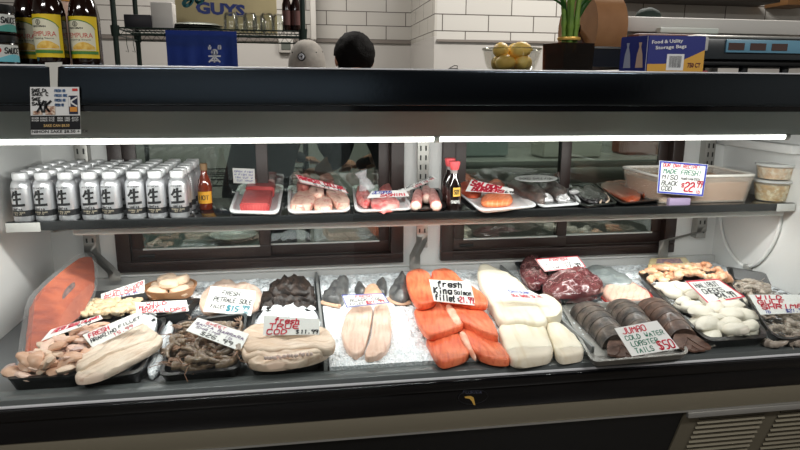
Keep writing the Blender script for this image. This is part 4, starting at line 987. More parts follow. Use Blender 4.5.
block('tuna_block', ((240,203),(269,203.5),(273,189.5),(245,189.5)), ZSH+.006, .026, tuna, 'red tuna block in front on the white foam tray', 'tuna', 'tuna blocks on foam tray')
block('tuna_block', ((245.5,186.5),(274,187),(275,179),(249,179)), ZSH+.006, .036, tuna, 'darker red tuna block at the back of the white foam tray', 'tuna', 'tuna blocks on foam tray')
pale = M('pale_pink_fish', (226,178,158), .42, var=((238,204,186), 30, .3, .7), veins=((205,120,110), 22, .03))
redskin = M('red_skin', (148,72,66), .4, var=((196,128,116), 45, .35, .65))
G = 'pale fish pieces on the second foam tray'
for px, h, m_, lab in ((((288,209),(296,195),(309,191),(316,200),(313,208),(300,211)), .022, pale, 'pale pink fish piece at the left front of the second foam tray'),
        (((313,209),(315,200),(322,198),(331,200),(333,210),(322,212)), .018, pale, 'small pale fish piece at the front middle of the second foam tray'),
        (((324,194),(334,190),(346,197),(351,206),(340,209),(333,204)), .024, pale, 'pale pink fish piece at the right of the second foam tray'),
        (((307,195),(314,190),(324,193),(324,200),(315,200)), .030, pale, 'pale fish piece in the middle of the heap on the second foam tray'),
        (((296,192),(299,182),(310,179),(313,189),(306,194)), .040, redskin, 'red skinned fish piece at the back left under the price card'),
        (((318,187),(321,180),(333,180),(335,189),(326,191)), .040, redskin, 'red skinned fish piece at the back right under the price card')):
    tag(fillet('fish_piece', px, ZSH+.006, h, m_, pw=3, nz=.05, edge=.74, it=1), lab, 'fish', G)
card(((295.5,174.5),(342,186.5),(348.5,193.5),(300.5,182.5)), ZSH+.05, (-.1,-.75,.65), [('HAMACHI COLLAR', .04, .45, .98, .48, 'r', .3), ('5.99 LB', .3, .08, .9, .3, 'k', .25)], 'red lettered card lying on the pale fish pieces of the second tray', 'r')
pinkm = M('pink_meat', (214,92,92), .35, var=((238,168,160), 40, .38, .62))
cling = film_mat('cling_film', (235,238,240), .05, .12)
t0 = None
G = 'pink meat pieces bagged on the third foam tray'
for px, h, lab in ((((356,200),(356,190),(364,188),(372,196),(370,206),(362,205)), .024, 'pink meat roll at the left of the third foam tray'), (((370,209),(372,200),(386,197),(399,201),(400,208),(386,211)), .022, 'pink ragged meat piece at the front of the third foam tray'), (((378,192),(380,187),(390,186),(393,193),(385,195)), .022, 'pink meat piece at the back of the third foam tray')):
    tag(fillet('meat_piece', px, ZSH+.006, h, pinkm, pw=3, nz=.12, nf=70), lab, 'meat', G)
c = D(368, 191, ZSH+.034); bm = nb(); ptsb = [c+Vector((0,.02,.0)), c+Vector((-.006,.022,.022)), c+Vector((-.012,.024,.04)), c+Vector((-.020,.024,.06))]
tube(bm, ptsb, [.028,.020,.011,.022], 12, flat=.5)
for v in bm.verts: v.co += Vector((noise.noise(v.co*120), noise.noise(v.co*120+Vector((3,0,0))), noise.noise(v.co*120+Vector((0,3,0)))))*.006
tag(obj('plastic_bag_top', bm, film_mat('bag_film', (230,232,236), .30, .12), origin=c+Vector((0,.02,0))), 'twisted clear plastic bag top rising behind the pink meat', 'bag')
card(((372,191),(405,190),(409.5,196),(367,198)), ZSH+.038, (0,-.55,.85), [('OCTOPUS', .06, .52, .6, .4, 'b', .22), ('SASHIMI', .3, .08, .95, .4, 'r', .25)], 'white card with blue and red writing lying on the bagged pink meat', None)
card(((401,189),(432.5,175.5),(437,178.5),(404,192.5)), ZSH+.05, (.1,-.6,.75), [('TAKO OCTOPUS', .05, .5, .95, .42, 'k', .24), ('LEGS 18.99', .3, .06, .95, .4, 'r', .24)], 'narrow slanted card pointing up over the octopus legs', None)
octo = M('octopus', (188,104,100), .35, var=((226,166,156), 60, .4, .6)); otip = M('octopus_cut', (232,206,190), .4)
for k, (a, b, r, lab) in enumerate((((418,193),(416,206),.0165,'pink octopus leg at the left of the small black tray'),((426,189),(427,199),.0165,'pink octopus leg at the back middle of the small black tray'),((432,192),(436,206),.017,'pink octopus leg at the right of the small black tray'))):
    p, q_ = D(*a, ZSH+.024), D(*b, ZSH+.02); bm = nb(); n_ = 9
    pts = [p.lerp(q_, i/(n_-1)) for i in range(n_)]; tube(bm, pts, [r*(.72+.28*math.sin(pi*min(1, i/5+.2)*.5)) for i in range(n_)], 14)
    o = obj('octopus_leg', bm, octo, origin=(p+q_)/2-Vector((0,0,.015))); tag(o, lab, 'octopus', 'octopus legs on the small black tray')
    bm = nb(); d_ = (q_-p).normalized(); ball(bm, q_+d_*.001, r*.93, 1, .75, 1, 2); obj('cut_end', bm, otip, o)
# soy sauce bottles
soy = M('soy_glass', (20,10,8), .08, coat=.6); soycap = M('soy_cap', (222,92,96), .4)
for u, v, Y, lab in ((453.5, 208.5, 1.785, 'soy sauce bottle with a red cap and yellow label, in front'), (449, 204, 1.87, 'soy sauce bottle standing just behind and left of the front one')):
    c = V(u, v, Y); c.z = ZSH
    t = thing('soy_sauce_bottle', c, lab, 'bottle', 'soy sauce bottles on the shelf')
    bm = nb(); lathe(bm, [(.018,0),(.0215,.003),(.0220,.01),(.0205,.04),(.0212,.062),(.020,.078),(.0125,.100),(.0095,.112)], 26, c); obj('bottle_body', bm, soy, t)
    bm = nb(); lathe(bm, [(.0093,.111),(.0095,.124)], 18, c); obj('neck', bm, M('neck_grey', (150,142,140), .2), t)
    bm = nb(); lathe(bm, [(.0105,.122),(.0125,.125),(.0165,.141),(.0165,.146),(.014,.1475)], 22, c); obj('cap', bm, soycap, t)
    bm = nb(); cyl_patch(bm, cyl_fn(c, .0217, -pi/2-.35, -pi/2+.75, .046, .072), 0, 1, 0, 1, 8); lb = obj('label_paper', bm, M('label_gold', (214,172,76), .5), t)
    bm = nb(); write(bm, cyl_fn(c, .0220, -pi/2-.2, -pi/2+.6, .05, .068), 'SOY', 0, .15, 1, .7, .18, 0, 0, asp=1); obj('lettering', bm, inkb, t)
    bm = nb(); write(bm, cyl_fn(c, .0217, -pi/2-.6, -pi/2+.8, .026, .034), 'SHOYU', 0, 0, 1, 1, .18, 0, 0, asp=3); obj('lettering', bm, M('label_pale', (205,208,204), .5), t)
# salmon pieces
salm = M('salmon_flesh', (232,112,62), .38, var=((242,142,92), 14, .3, .7), stripe=((248,190,150), 24, .5, 2.5, .78, .98), spec=.4)
G = 'salmon pieces on the white foam tray'
tag(fillet('salmon_piece', ((479,205),(483,196),(496,193.5),(511,195),(514,203.5),(498,205.5)), ZSH+.005, .020, salm, pw=4), 'orange salmon piece in front on the shelf foam tray', 'salmon', G)
tag(fillet('salmon_piece', ((457,190),(458,180),(466,177),(478,183),(484,194),(470,196)), ZSH+.006, .030, M('salmon_deep', (186,58,34), .38, var=((226,112,74), 20, .3, .7)), pw=3), 'deeper red salmon piece at the back left under the card', 'salmon', G)
tag(fillet('salmon_piece', ((484,190),(488,184),(500,183),(506,188),(497,192)), ZSH+.006, .026, M('salmon_deep', (186,58,34)), pw=3), 'red salmon piece behind the card on the shelf foam tray', 'salmon', G)
card(((471.5,179.5),(513.5,189),(513.5,194),(465.5,191)), ZSH+.042, (0,-.6,.8), [('SALMON', .04, .52, .72, .42, 'r', .3), ('BURGERS', .12, .06, .80, .40, 'r', .3), ('6.99', .82, .08, .99, .34, 'k', .2)], 'white card with bold red writing leaning on the shelf salmon', None)
# vacuum packed dark fish
dk = M('dark_smoked', (46,32,28), .3, var=((104,82,70), 38, .42, .72), coat=.1)
G = 'vacuum packed dark fish on the shelf'
for px, tip, lab in ((((503,182),(510,178),(524,181),(540,189),(548,197),(545,202),(536,201),(520,194)), (548,200), 'vacuum packed dark fish nearer the front, left of the two'), (((533,183),(545,181),(558,186),(568,192),(566,198),(558,199),(546,194)), (574,192), 'vacuum packed dark fish behind, right of the two')):
    o = fillet('packed_fish', px, ZSH+.008, .034, dk, pw=2.4, nz=.06); tag(o, lab, 'fish', G)
    o2 = fillet('silver_pack', [((u-px[3][0])*1.04+px[3][0], (v-px[3][1])*1.04+px[3][1]) for u, v in px], ZSH+.007, .038, cling, o, pw=2.4, nz=.1, nf=90)
    c = D(px[4][0]-3, px[4][1]+1, ZSH+.02); bm = nb(); ball(bm, c, .020, 1.1, .8, .7, 3, jit=.35, freq=40); ball(bm, D(*tip, ZSH+.022), .014, 1.4, .5, .6, 2, jit=.4, freq=50); obj('crumpled_end', bm, M('pack_silver', (196,194,194), .25, .3, bump=(.8, 160, 'n')), o)
cc = [D(536+21.5*math.cos(k*pi/12), 178.5+3.3*math.sin(k*pi/12), ZSH+.058) for k in range(24)]
bm = nb(); prism(bm, cc, (0,0,.001)); o = obj('oval_card', bm, PAPER, origin=sum(cc, Vector())/24, smooth=False); tag(o, 'white oval card lying on the vacuum packed dark fish', 'sign')
bm = nb(); fo = lambda s, tt: D(517+38*s, 180.6-4*tt, ZSH+.0596); write(bm, fo, 'SMOKED SABLE FISH', .06, .3, .94, .4, .2, .2, 0, asp=9); obj('lettering', bm, INK['k'], o, smooth=False)
# dark fillets and smoked fish
mack = M('mackerel_dark', (40,38,40), .25, var=((96,92,92), 60, .45, .65)); mack2 = M('mackerel_pale', (208,186,164), .4)
for k, px in enumerate((((566,190),(575,186),(590,192),(602,199),(600,203),(586,202)), ((580,188),(590,185),(604,192),(610,199),(606,203),(598,199)))):
    o = fillet('dark_fillet', px, ZSH+.004, .014, mack, pw=2); tag(o, ('thin dark skinned fillet, left one on its black tray', 'thin dark skinned fillet, right one on its black tray')[k], 'fish', 'dark fillets on the black tray')
    P = chaikin([D(u, v, ZSH+.010) for u, v in px[2:5]], 2, False); bm = nb(); tube(bm, P, [.001]+[.0032]*(len(P)-2)+[.001], 6); obj('pale_edge', bm, mack2, o)
smk = M('smoked_salmon', (138,58,36), .28, var=((176,88,56), 22, .3, .7), stripe=((92,34,22), 30, .9, 4, .7, .95), coat=.5)
for k, px in enumerate((((598,187),(606,182),(622,185),(640,194),(641,200),(630,202),(614,196)), ((608,184),(618,181),(632,184),(646,192),(645,197),(640,194),(624,187)))):
    tag(fillet('smoked_fish', px, ZSH+.004, .018, smk, pw=2.4), ('red brown smoked fish side in front on the black tray', 'red brown smoked fish side lying behind, half covered')[k], 'fish', 'smoked fish on the black tray')
# tub of marinated cod
zt = ZSH+.088
fl_, fr_, br_, bl_ = V(660,172,1.805), V(754,172,1.825), V(705,160,2.06), V(637,161,2.05)
T4 = [Vector((fl_.x, 1.80, zt)), Vector((fr_.x-.005, 1.80, zt)), Vector((fr_.x-.005, 2.05, zt)), Vector((fl_.x, 2.05, zt))]
t = thing('storage_tub', (sum(p.x for p in T4)/4, 1.925, ZSH+.001), 'translucent white tub with tan marinade at the right of the shelf', 'tub')
def tubshell(s0, s1, za, zb, wall, mat, name):
    c = sum(T4, Vector())/4; bm = nb(); R = []
    for s, z in ((s0, za), (s1, zb)) + (((s1-wall, zb), (s0-wall, za+.002)) if wall else ()):
        ring = []
        for i in range(4):
            a, b, d_ = T4[i-1], T4[i], T4[(i+1) % 4]
            for q_ in (0, .33, .67, 1):
                p = b+(a-b).normalized()*.025; e = b+(d_-b).normalized()*.025; r_ = p*(1-q_)**2+b*2*q_*(1-q_)+e*q_*q_
                r_ = c+(r_-c)*s; ring.append(bm.verts.new((r_.x, r_.y, z)))
        R.append(ring)
    n = len(R[0])
    for k in range(len(R)-1):
        for i in range(n): bm.faces.new((R[k][i], R[k][(i+1) % n], R[k+1][(i+1) % n], R[k+1][i]))
    bm.faces.new(R[0][::-1]); bm.faces.new(R[-1]); return obj(name, bm, mat, t)
tubshell(.92, 1.0, ZSH+.001, zt, .02, film_mat('tub_plastic', (224,212,198), .30, .25), 'tub_shell')
tubshell(.885, .94, ZSH+.006, ZSH+.066, 0, M('marinade', (182,124,78), .4, var=((200,148,102), 12, .3, .7)), 'marinade')
bm = nb(); c = sum(T4, Vector())/4; 
rp = []
for i in range(4):
    a_, b_, d_ = T4[i-1], T4[i], T4[(i+1) % 4]; p_ = b_+(a_-b_).normalized()*.03; e_ = b_+(d_-b_).normalized()*.03
    rp += [p_*(1-q_)**2+b_*2*q_*(1-q_)+e_*q_*q_ for q_ in (0, .33, .67, 1)]
tube(bm, rp, .0045, 8, closed=True); obj('tub_rim', bm, M('tub_rim', (232,228,220), .35), t)
p4 = ((659.5,160.5),(708,164.5),(703,196.5),(657,193))
cA = D(682, 200, ZSH+.001); cA.y = 1.773; cA.z = ZSH+.02
o = card(p4, 0, (-.12,-1,.12), [('OUR OWN RECIPE!', .08, .83, .86, .10, 'r', .2), ('MADE FRESH!', .1, .63, .9, .14, 'g', .16), ('MISO', .08, .45, .42, .13, 'k', .17), ('MARINATED', .48, .47, .88, .07, 'k', .22), ('BLACK', .08, .27, .42, .13, 'k', .17), ('COD', .08, .10, .32, .13, 'k', .17), ('$', .5, .24, .58, .12, 'r', .2), ('22', .57, .12, .78, .28, 'r', .16), ('.99', .76, .26, .95, .20, 'r', .16), ('lb', .82, .08, .92, .1, 'r', .2)], 'blue bordered card for miso marinated black cod in front of the tub', 'b', anchor=cA)
a, b = V(669, 204, 1.77), V(690, 204, 1.77)
bm = nb(); box(bm, a.x, b.x, 1.768, 1.785, ZSH+.0005, ZSH+.024, bev=.002); obj('card_holder', bm, film_mat('holder_mauve', (168,150,180), .75, .2), o)
# deli cups
food = M('deli_salad', (200,160,92), .45, var=((232,216,176), 55, .42, .6), bump=(.8, 90, 'v')); food2 = M('deli_noodle', (216,176,132), .45, var=((236,222,196), 60, .4, .6), bump=(.8, 80, 'v'))
c = V(770, 202, 1.835); c.z = ZSH+.0005
for k, (h, m_, lab) in enumerate(((.064, food, 'clear deli cup of yellow salad, lower of the two stacked'), (.045, food2, 'clear deli cup of pale salad stacked on top of the other'))):
    b = c+Vector((.003*k, 0, k*.0715)); r0 = .048 if k == 0 else .052
    t = thing('deli_cup', b, lab, 'cup', 'stacked deli cups at the right end of the shelf')
    bm = nb(); lathe(bm, [(r0-.002,.0),(r0,.002),(.0575,h)], 36, b, cap1=False); obj('cup_shell', bm, film_mat('cup_plastic', (232,232,226), .22, .1), t)
    bm = nb(); lathe(bm, [(r0-.003,.002),(.0545,h*.84),(.04,h*.86),(.0,h*.88)], 30, b); obj('salad', bm, m_, t)
    bm = nb(); lathe(bm, [(.0585,h-.003),(.0605,h-.002),(.0605,h+.0045),(.0575,h+.006),(.055,h+.003),(.0,h+.003)], 40, b, cap0=False); obj('lid', bm, film_mat('lid_clear', (232,234,232), .72, .2), t)

# ================================================================== ON THE DECK
ZD = .6325
white_fish = M('white_fillet', (214,194,174), .36, var=((228,212,194), 18, .3, .7), streak=((186,150,124), 58, 130, .5, .72, .7), spec=.45)
pink_fish = M('pinkish_fillet', (216,182,162), .36, var=((230,206,190), 16, .3, .7), streak=((196,146,124), 84, 130, .5, .72, .7), spec=.45)
cod_m = M('cod_fillet', (206,180,156), .34, var=((226,206,186), 14, .3, .7), streak=((168,130,104), 2, 120, .5, .72, .7), spec=.45)
bass_m = M('bass_fillet', (226,216,194), .4, var=((236,228,210), 12, .3, .7), streak=((206,186,150), 82, 60, .5, .75, .55), spec=.35)
king_m = M('king_salmon', (222,100,62), .36, var=((234,136,96), 9, .3, .7), streak=((186,56,34), 80, 110, .45, .72, .7), spec=.4)
belly = M('salmon_belly', (236,196,172), .4, var=((226,150,118), 30, .4, .65))
TB = 'black plastic trays on the deck'
# leaning salmon side in a bag, far left
A0, A1, A2 = D(24, 372, ZD+.015), D(84, 322, ZD+.02), V(92, 256, 2.06)
nS = (A1-A0).cross(A2-A0).normalized()
if nS.dot(CAM-A0) < 0: nS = -nS
def leaning(name, px, off, th, mat, parent=None, og=None, bev=.006):
    P = chaikin([PL(u, v, A0+nS*off, nS) for u, v in px], 1); bm = nb(); prism(bm, P, -nS*th, bev=bev)
    return obj(name, bm, mat, parent, origin=og if parent is None else None, angle=60)
side_m = M('salmon_side', (172,72,34), .38, var=((194,94,52), 7, .3, .7), streak=((128,44,28), 60, 60, .45, .7, .7), spec=.4)
o = leaning('whole_salmon_fillet', ((27,360),(33,322),(35,298),(46,285),(64,269),(84,255),(95,256),(97,286),(78,310),(57,329),(38,350)), 0, .02, side_m, og=(A0+A1)/2)
tag(o, 'long orange salmon side in clear film leaning against the left wall', 'salmon')
leaning('dark_cavity', ((62,296),(66,288),(74,281),(76,286),(69,293),(63,300)), .0012, .002, M('cavity_dark', (74,58,56), .4, var=((130,100,96), 80, .4, .6)), o, bev=0)
leaning('dark_belly', ((56,336),(60,318),(72,300),(94,280),(95,290),(82,314),(66,332)), .0010, .002, M('belly_dark', (150,72,46), .4, var=((190,96,62), 14, .3, .7)), o, bev=0)  # darker band along the lower belly
leaning('film_wrap', ((20,374),(29,320),(31,296),(43,282),(62,266),(82,252),(97,253),(100,290),(82,316),(60,336),(42,356),(34,372)), .003, .026, film_mat('wrap_film', (225,225,225), .09, .15), o, bev=.004)
# trays along the front and left
def dtray(px, zr, depth, label, mat=None): return tray('food_tray', px, zr, depth, mat or blk_tray, label, group=TB, lip=.007, inset=.90)
zr = ZD+.034
dtray(((3,380),(79,376),(113,323),(63,331)), zr, .033, 'black tray heaped with squid pieces at the front left corner')
dtray(((77,383),(141,373),(168,317),(116,323)), zr, .033, 'black tray of long pale fillets beside the squid tray')
dtray(((68,327),(187,313),(203,298),(84,303)), zr, .033, 'black tray of small scallops behind the squid tray')
dtray(((158,377),(240,369.5),(248,312),(177,321)), zr, .033, 'black tray heaped with brown shrimp')
dtray(((247,367),(325,360),(321,308.5),(253,311)), zr, .033, 'black tray with stacked cod fillets on ice')
dtray(((560,301),(606,294),(572,261),(512,262)), ZD+.052, .034, 'black tray of dark red tuna in film behind the white fillets', M('teal_black_tray', (18,28,32), .3))
dtray(((707,342),(771,338),(722,271),(634.5,271)), ZD+.046, .034, 'long black tray with white halibut pieces at right')
dtray(((776,341),(880,330),(782,276),(724,266)), ZD+.046, .034, 'black tray of grey shrimp at the right end')
icelump = M('ice_heap', (226,233,238), .25, var=((250,252,255), 60, .35, .65), bump=(.9, 160, 'v'), spec=.6)
def heap(px, z0, h, label): return tag(fillet('ice_heap', px, z0, h, icelump, pw=1.8, nz=.12, nf=70), label, 'ice', kind='stuff')
heap(((92,374),(135,368),(158,327),(160,318),(150,313),(124,325)), ZD+.004, .04, 'crushed ice under the pale fillets in the second tray')
heap(((252,345),(322,345),(321,318),(312,309),(268,309),(254,320)), ZD+.004, .045, 'crushed ice heaped in the cod tray')
heap(((142,376),(160,378),(176,325),(166,322)), ZD+.001, .02, 'patch of ice between the fillet tray and the shrimp tray')
# squid pieces
sq = [M('squid_pink', (214,178,162), .35, var=((226,196,178), 40, .35, .65)), M('squid_tan', (206,160,132), .35, var=((220,180,154), 40, .35, .65)), M('squid_mauve', (178,150,144), .35, var=((206,182,174), 50, .35, .65)), M('squid_cream', (226,200,178), .35)]
protos = []
for k in range(6):
    bm = nb(); L_ = rng.uniform(.045, .075); cv = rng.uniform(-.5, .5); n_ = 10; pts = []; rr = []
    for i in range(n_):
        u = i/(n_-1); pts.append(Vector((L_*(u-.5), cv*.04*math.sin(pi*u)+.006*math.sin(7*u+k), .008*math.sin(pi*u*1.3+k)+.012))); rr.append((.022 if k % 2 else .015)*(.22+.78*math.sin(pi*min(.97, u*.93+.05))**.7))
    tube(bm, pts, rr, 10, flat=.55, up=(0,0,1))
    for v in bm.verts: v.co += v.co.normalized()*.004*noise.noise(v.co*130+Vector((k,0,0)))
    protos.append(bm)
    for v in bm.verts: v.co *= .86
    pm = obj('squid_piece', bm, sq[k % 4]); protos[k] = pm
poly = [(12,374),(70,371),(80,362),(92,345),(102,333),(98,325),(76,328),(60,336),(35,352)]
pts = scatter(poly, 44, 6); nlay = 0
for i, (u, v) in enumerate(pts):
    o = protos[i] if i < 6 else protos[i % 6].copy()
    if i >= 6: COL.objects.link(o)
    edge_ = min(1, min(abs(u-12), abs(92-u), abs(372-v), abs(v-326))/14)
    z = ZD+.018+.028*edge_+rng.uniform(0, .006)
    o.location = D(u, v, z+.01)-Vector((0,0,.01)); o.rotation_euler = (rng.uniform(-.4,.4), rng.uniform(-.4,.4), rng.uniform(0, 6.28))
    tag(o, 'pinkish tan squid piece in the heap at the front left corner', 'squid', 'squid pieces in the front left tray')
card(((51,329.5),(100,315),(103,318.5),(41,341)), ZD+.075, (.15,-.35,.95), [('FRESH SQUID CALAMARI', .1, .45, .97, .45, 'r', .16), ('9.99', .55, .08, .8, .3, 'k', .2)], 'narrow red lettered card slanting over the back of the squid tray', None)
# pale fillets
G = 'long pale fillets in the second tray'
tag(fillet('fish_fillet', ((74,383),(77,374),(100,362),(117,351),(140,346),(160,337),(164,342),(158,349),(140,360),(107,377),(90,382)), ZD+.036, .018, white_fish, pw=2.4, nz=.06, edge=.72, ridge=(.0022, 260)), 'long pale fillet nearer the front glass in the second tray', 'fish', G)
tag(fillet('fish_fillet', ((75,366),(87,354),(110,336),(122,326),(140,323),(153,333),(161,338),(140,347),(117,353),(98,364),(78,375)), ZD+.042, .020, white_fish, pw=2.4, nz=.06, edge=.72, ridge=(.0022, 260)), 'long pale fillet lying behind in the second tray', 'fish', G)
card(((82.5,335),(140,311),(145.5,322),(92.5,347.5)), ZD+.085, (.1,-.55,.83), [('FRESH', .06, .62, .42, .28, 'r', .2), ('BRANZINO', .04, .30, .50, .24, 'k', .18), ('FILLET', .55, .42, .96, .2, 'k', .18), ('15.99', .40, .05, .78, .20, 'r', .18)], 'slanted card with red and black writing over the long pale fillets', None)
# scallops
sc_m = M('scallop', (212,186,146), .38, var=((226,206,174), 40, .3, .7))
bm = nb(); lathe(bm, [(.004,0),(.013,.001),(.0155,.006),(.015,.013),(.011,.017),(.0,.018)], 16); 
for v in bm.verts: v.co *= 1+.12*noise.noise(v.co*90)
s0 = obj('bay_scallop', bm, sc_m); k = 0
for rowz, poly in ((ZD+.012, [(80,322),(176,312),(190,301),(92,304)]), (ZD+.026, [(84,317),(137,312),(140,302),(92,304)])):
    for u, v in scatter(poly, 26, 7.5):
        o = s0 if k == 0 else s0.copy()
        if k: COL.objects.link(o)
        k += 1; o.location = D(u, v, rowz); o.rotation_euler = (rng.uniform(-.5,.5), rng.uniform(-.5,.5), rng.uniform(0,6)); s = rng.uniform(.85, 1.1); o.scale = (s,s,s)
        tag(o, 'small cream scallop heaped in the black tray behind the squid', 'scallop', 'small scallops in the black tray')
card(((135.5,302.5),(186.5,300),(189,311),(136.5,313.5)), ZD+.062, (0,-.6,.8), [('WILD', .2, .66, .62, .28, 'r', .24), ('BABY', .06, .36, .46, .28, 'r', .24), ('SCALLOPS', .1, .05, .97, .28, 'r', .24)], 'white card with red writing standing in the small scallop tray', None)
c = D(171, 293, ZD+.03)
bm = nb(); lathe(bm, [(.055,.0),(.066,.004),(.078,.030),(.080,.036),(.076,.036),(.064,.008),(.0,.007)], 36, (c.x, c.y, ZD+.020)); wb = obj('wooden_bowl', bm, M('bowl_wood', (168,120,82), .55, var=((186,140,102), 20, .3, .7)), origin=(c.x, c.y, ZD+.020)); tag(wb, 'round wooden bowl of large scallops against the back at left', 'bowl')
bm = nb(); box(bm, c.x-.07, c.x+.07, c.y-.06, c.y+.06, ZD, ZD+.0195, bev=.003); tag(obj('black_riser', bm, blk_tray, origin=(c.x, c.y, ZD)), 'low black riser under the wooden scallop bowl', 'riser')
bm = nb(); lathe(bm, [(.008,0),(.026,.002),(.031,.010),(.030,.020),(.024,.026),(.0,.027)], 20)
for v in bm.verts: v.co *= 1+.10*noise.noise(v.co*50)
s1 = obj('sea_scallop', bm, M('sea_scallop', (222,190,162), .36, var=((234,210,186), 22, .3, .7)))
for i, (dx, dy, dz, rz) in enumerate(((-.034,-.026,.012,0),(.032,-.028,.012,1),(-.036,.028,.012,2),(.034,.030,.012,3),(0,-.012,.034,1.5),(-.012,.026,.034,2.2),(.030,.008,.036,.4))):
    o = s1 if i == 0 else s1.copy()
    if i: COL.objects.link(o)
    o.location = (c.x+dx, c.y+dy, ZD+.020+dz); o.rotation_euler = (rng.uniform(-.25,.25), rng.uniform(-.25,.25), rz); tag(o, 'large pale sea scallop heaped in the round wooden bowl', 'scallop', 'large scallops in the wooden bowl')
card(((101,294),(144.5,279.5),(144.5,292.5),(101,300.8)), ZD+.055, (.05,-.75,.65), [('LION DIVER', .10, .56, .98, .32, 'r', .26), ('SCALLOPS!', .06, .22, .92, .32, 'r', .26), ('lb 26.99', .4, .02, .85, .16, 'b', .24)], 'red lettered card slanting beside the wooden bowl of scallops', None)
# petrale sole
G = 'petrale sole fillets on the ice'
tag(fillet('fish_fillet', ((197,309),(204,292),(218,283),(232,281),(240,290),(226,306),(212,316)), ZD+.020, .026, pink_fish, pw=2, ridge=(.0014, 260)), 'pale sole fillet left behind the petrale sole card', 'fish', G)
tag(fillet('fish_fillet', ((222,306),(234,286),(248,284),(260,290),(264,300),(256,312),(238,314)), ZD+.022, .026, pink_fish, pw=2, ridge=(.0014, 260)), 'pale sole fillet right behind the petrale sole card', 'fish', G)
card(((211,286),(256,291),(251,316),(203,311.5)), ZD+.065, (0,-.8,.6), [('FRESH', .28, .72, .68, .16, 'k', .16), ('PETRALE SOLE', .14, .44, .97, .17, 'k', .16), ('FILLET', .12, .18, .42, .13, 'k', .17), ('$15', .46, .12, .72, .2, 't', .2), ('.99', .70, .2, .94, .16, 't', .2), ('lb', .82, .04, .92, .12, 't', .2)], 'white card for fresh petrale sole with a teal price', None)
# brown shrimp
def shrimp(mat, mat2, L_=.085):
    t = bpy.data.objects.new('shrimp', None); COL.objects.link(t); t['_o'] = (0,0,0); t.empty_display_size = .02
    bm = nb(); pts = []; rr = []; n_ = 22
    for i in range(n_):
        u = i/(n_-1); a = -.7+u*2.5; R_ = L_*.42
        pts.append(Vector((R_*math.cos(a), R_*math.sin(a), .012))); rr.append((.0118*(1-u*.62) if u < .9 else .004)*(1.0+.10*math.sin(u*n_*1.9))*(.75+.25*min(1, u*6)))
    tube(bm, pts, rr, 10, flat=1.05); obj('body', bm, mat, t)
    bm = nb(); e = pts[-1]; d_ = (pts[-1]-pts[-2]).normalized(); s = Vector((-d_.y, d_.x, 0))
    for k in (-1, -.35, .35, 1): prism(bm, [e, e+d_*.010+s*(k*.007-.002), e+d_*.019+s*k*.010, e+d_*.010+s*(k*.007+.002)], (0,0,.0015))
    obj('tail_fan', bm, mat2, t)
    bm = nb(); h_ = pts[0]; d_ = (pts[0]-pts[1]).normalized(); s = Vector((-d_.y, d_.x, 0))
    for k in (-1, 1):
        tube(bm, [h_, h_+d_*.015+s*k*.006+UP*.006, h_+d_*.032+s*k*.018+UP*.002, h_+d_*.04+s*k*.038], .0008, 4)
    tube(bm, [h_+UP*.004, h_+d_*.012+UP*.007, h_+d_*.024+UP*.009], [.003,.002,.0006], 6); obj('feelers', bm, mat2, t)
    bm = nb()
    for i in range(2, 13, 2):
        p = pts[i]; q_ = p*.72; q_.z = .004
        tube(bm, [p*.86+UP*.0, (p*.75+Vector((0,0,.003))), Vector((q_.x*.85, q_.y*.85, .003))], .0011, 5)
    obj('legs', bm, mat2, t); return t
shA = shrimp(M('shrimp_brown', (98,80,64), .28, var=((150,128,104), 70, .4, .65), coat=.4), M('shrimp_leg', (128,96,74), .4))
shB = shrimp(M('shrimp_grey', (150,138,126), .3, var=((186,174,160), 70, .4, .65), coat=.3), M('shrimp_leg_grey', (150,136,122), .4), .065)
def spread(proto, poly, n, md, z0, dz, label, group, sc=1):
    for i, (u, v) in enumerate(scatter(poly, n, md)):
        z = z0+dz*rng.random(); L = D(u, v, z+.012)-Vector((0,0,.012)); rot = (rng.uniform(-.45,.45), rng.uniform(-.45,.45), rng.uniform(0, 6.28)); s = sc*rng.uniform(.85,1.1)
        if not proto.get('label'):
            proto.location = L; proto.rotation_euler = rot; proto.scale = (s,s,s); tag(proto, label, 'shrimp', group)
        else: dup(proto, L, rot, label, group, scale=(s,s,s))
spread(shA, [(172,370),(232,362),(240,340),(240,318),(186,324),(172,345)], 24, 10, ZD+.012, .008, 'brown whole shrimp heaped in the black tray under the price card', 'brown shrimp in the black tray')
spread(shA, [(178,362),(228,354),(234,335),(190,330),(178,345)], 18, 10, ZD+.026, .012, 'brown whole shrimp heaped in the black tray under the price card', 'brown shrimp in the black tray')
card(((198,317.5),(249,333.7),(240,351),(186,330.5)), ZD+.085, (-.15,-.5,.85), [('SWEET', .2, .78, .6, .15, 'r', .2), ('SANTA BARBARA', .05, .56, .98, .16, 'p', .2), ('SHRIMP lb', .1, .35, .8, .15, 'p', .18), ('$26.99', .25, .08, .85, .2, 'k', .2)], 'tilted white card with purple writing on the brown shrimp', None)
# dark wrinkled fish heap
dw = M('dark_wrinkled', (25,18,15), .5, var=((54,40,32), 50, .4, .65), bump=(1.0, 90, 'n'))
G = 'dark brown wrinkled slabs on the ice'
for px, z0, h, lab in ((((258,306),(272,300),(296,303),(317,303),(316,309),(296,311),(270,313),(260,309)), ZD+.018, .022, 'dark brown wrinkled seafood slab lowest in the heap'), (((261,298),(272,288),(294,288),(315,294),(317,302),(296,302),(270,303),(260,305)), ZD+.030, .026, 'dark brown wrinkled seafood slab in the middle of the heap'), (((267,290),(278,282),(292,277.5),(306,280),(315,289),(314,295),(292,294),(272,296)), ZD+.046, .026, 'dark brown wrinkled seafood slab on top of the heap')):
    tag(fillet('dark_slab', px, z0, h, dw, pw=2.2, nz=.22, nf=75), lab, 'seafood', G)
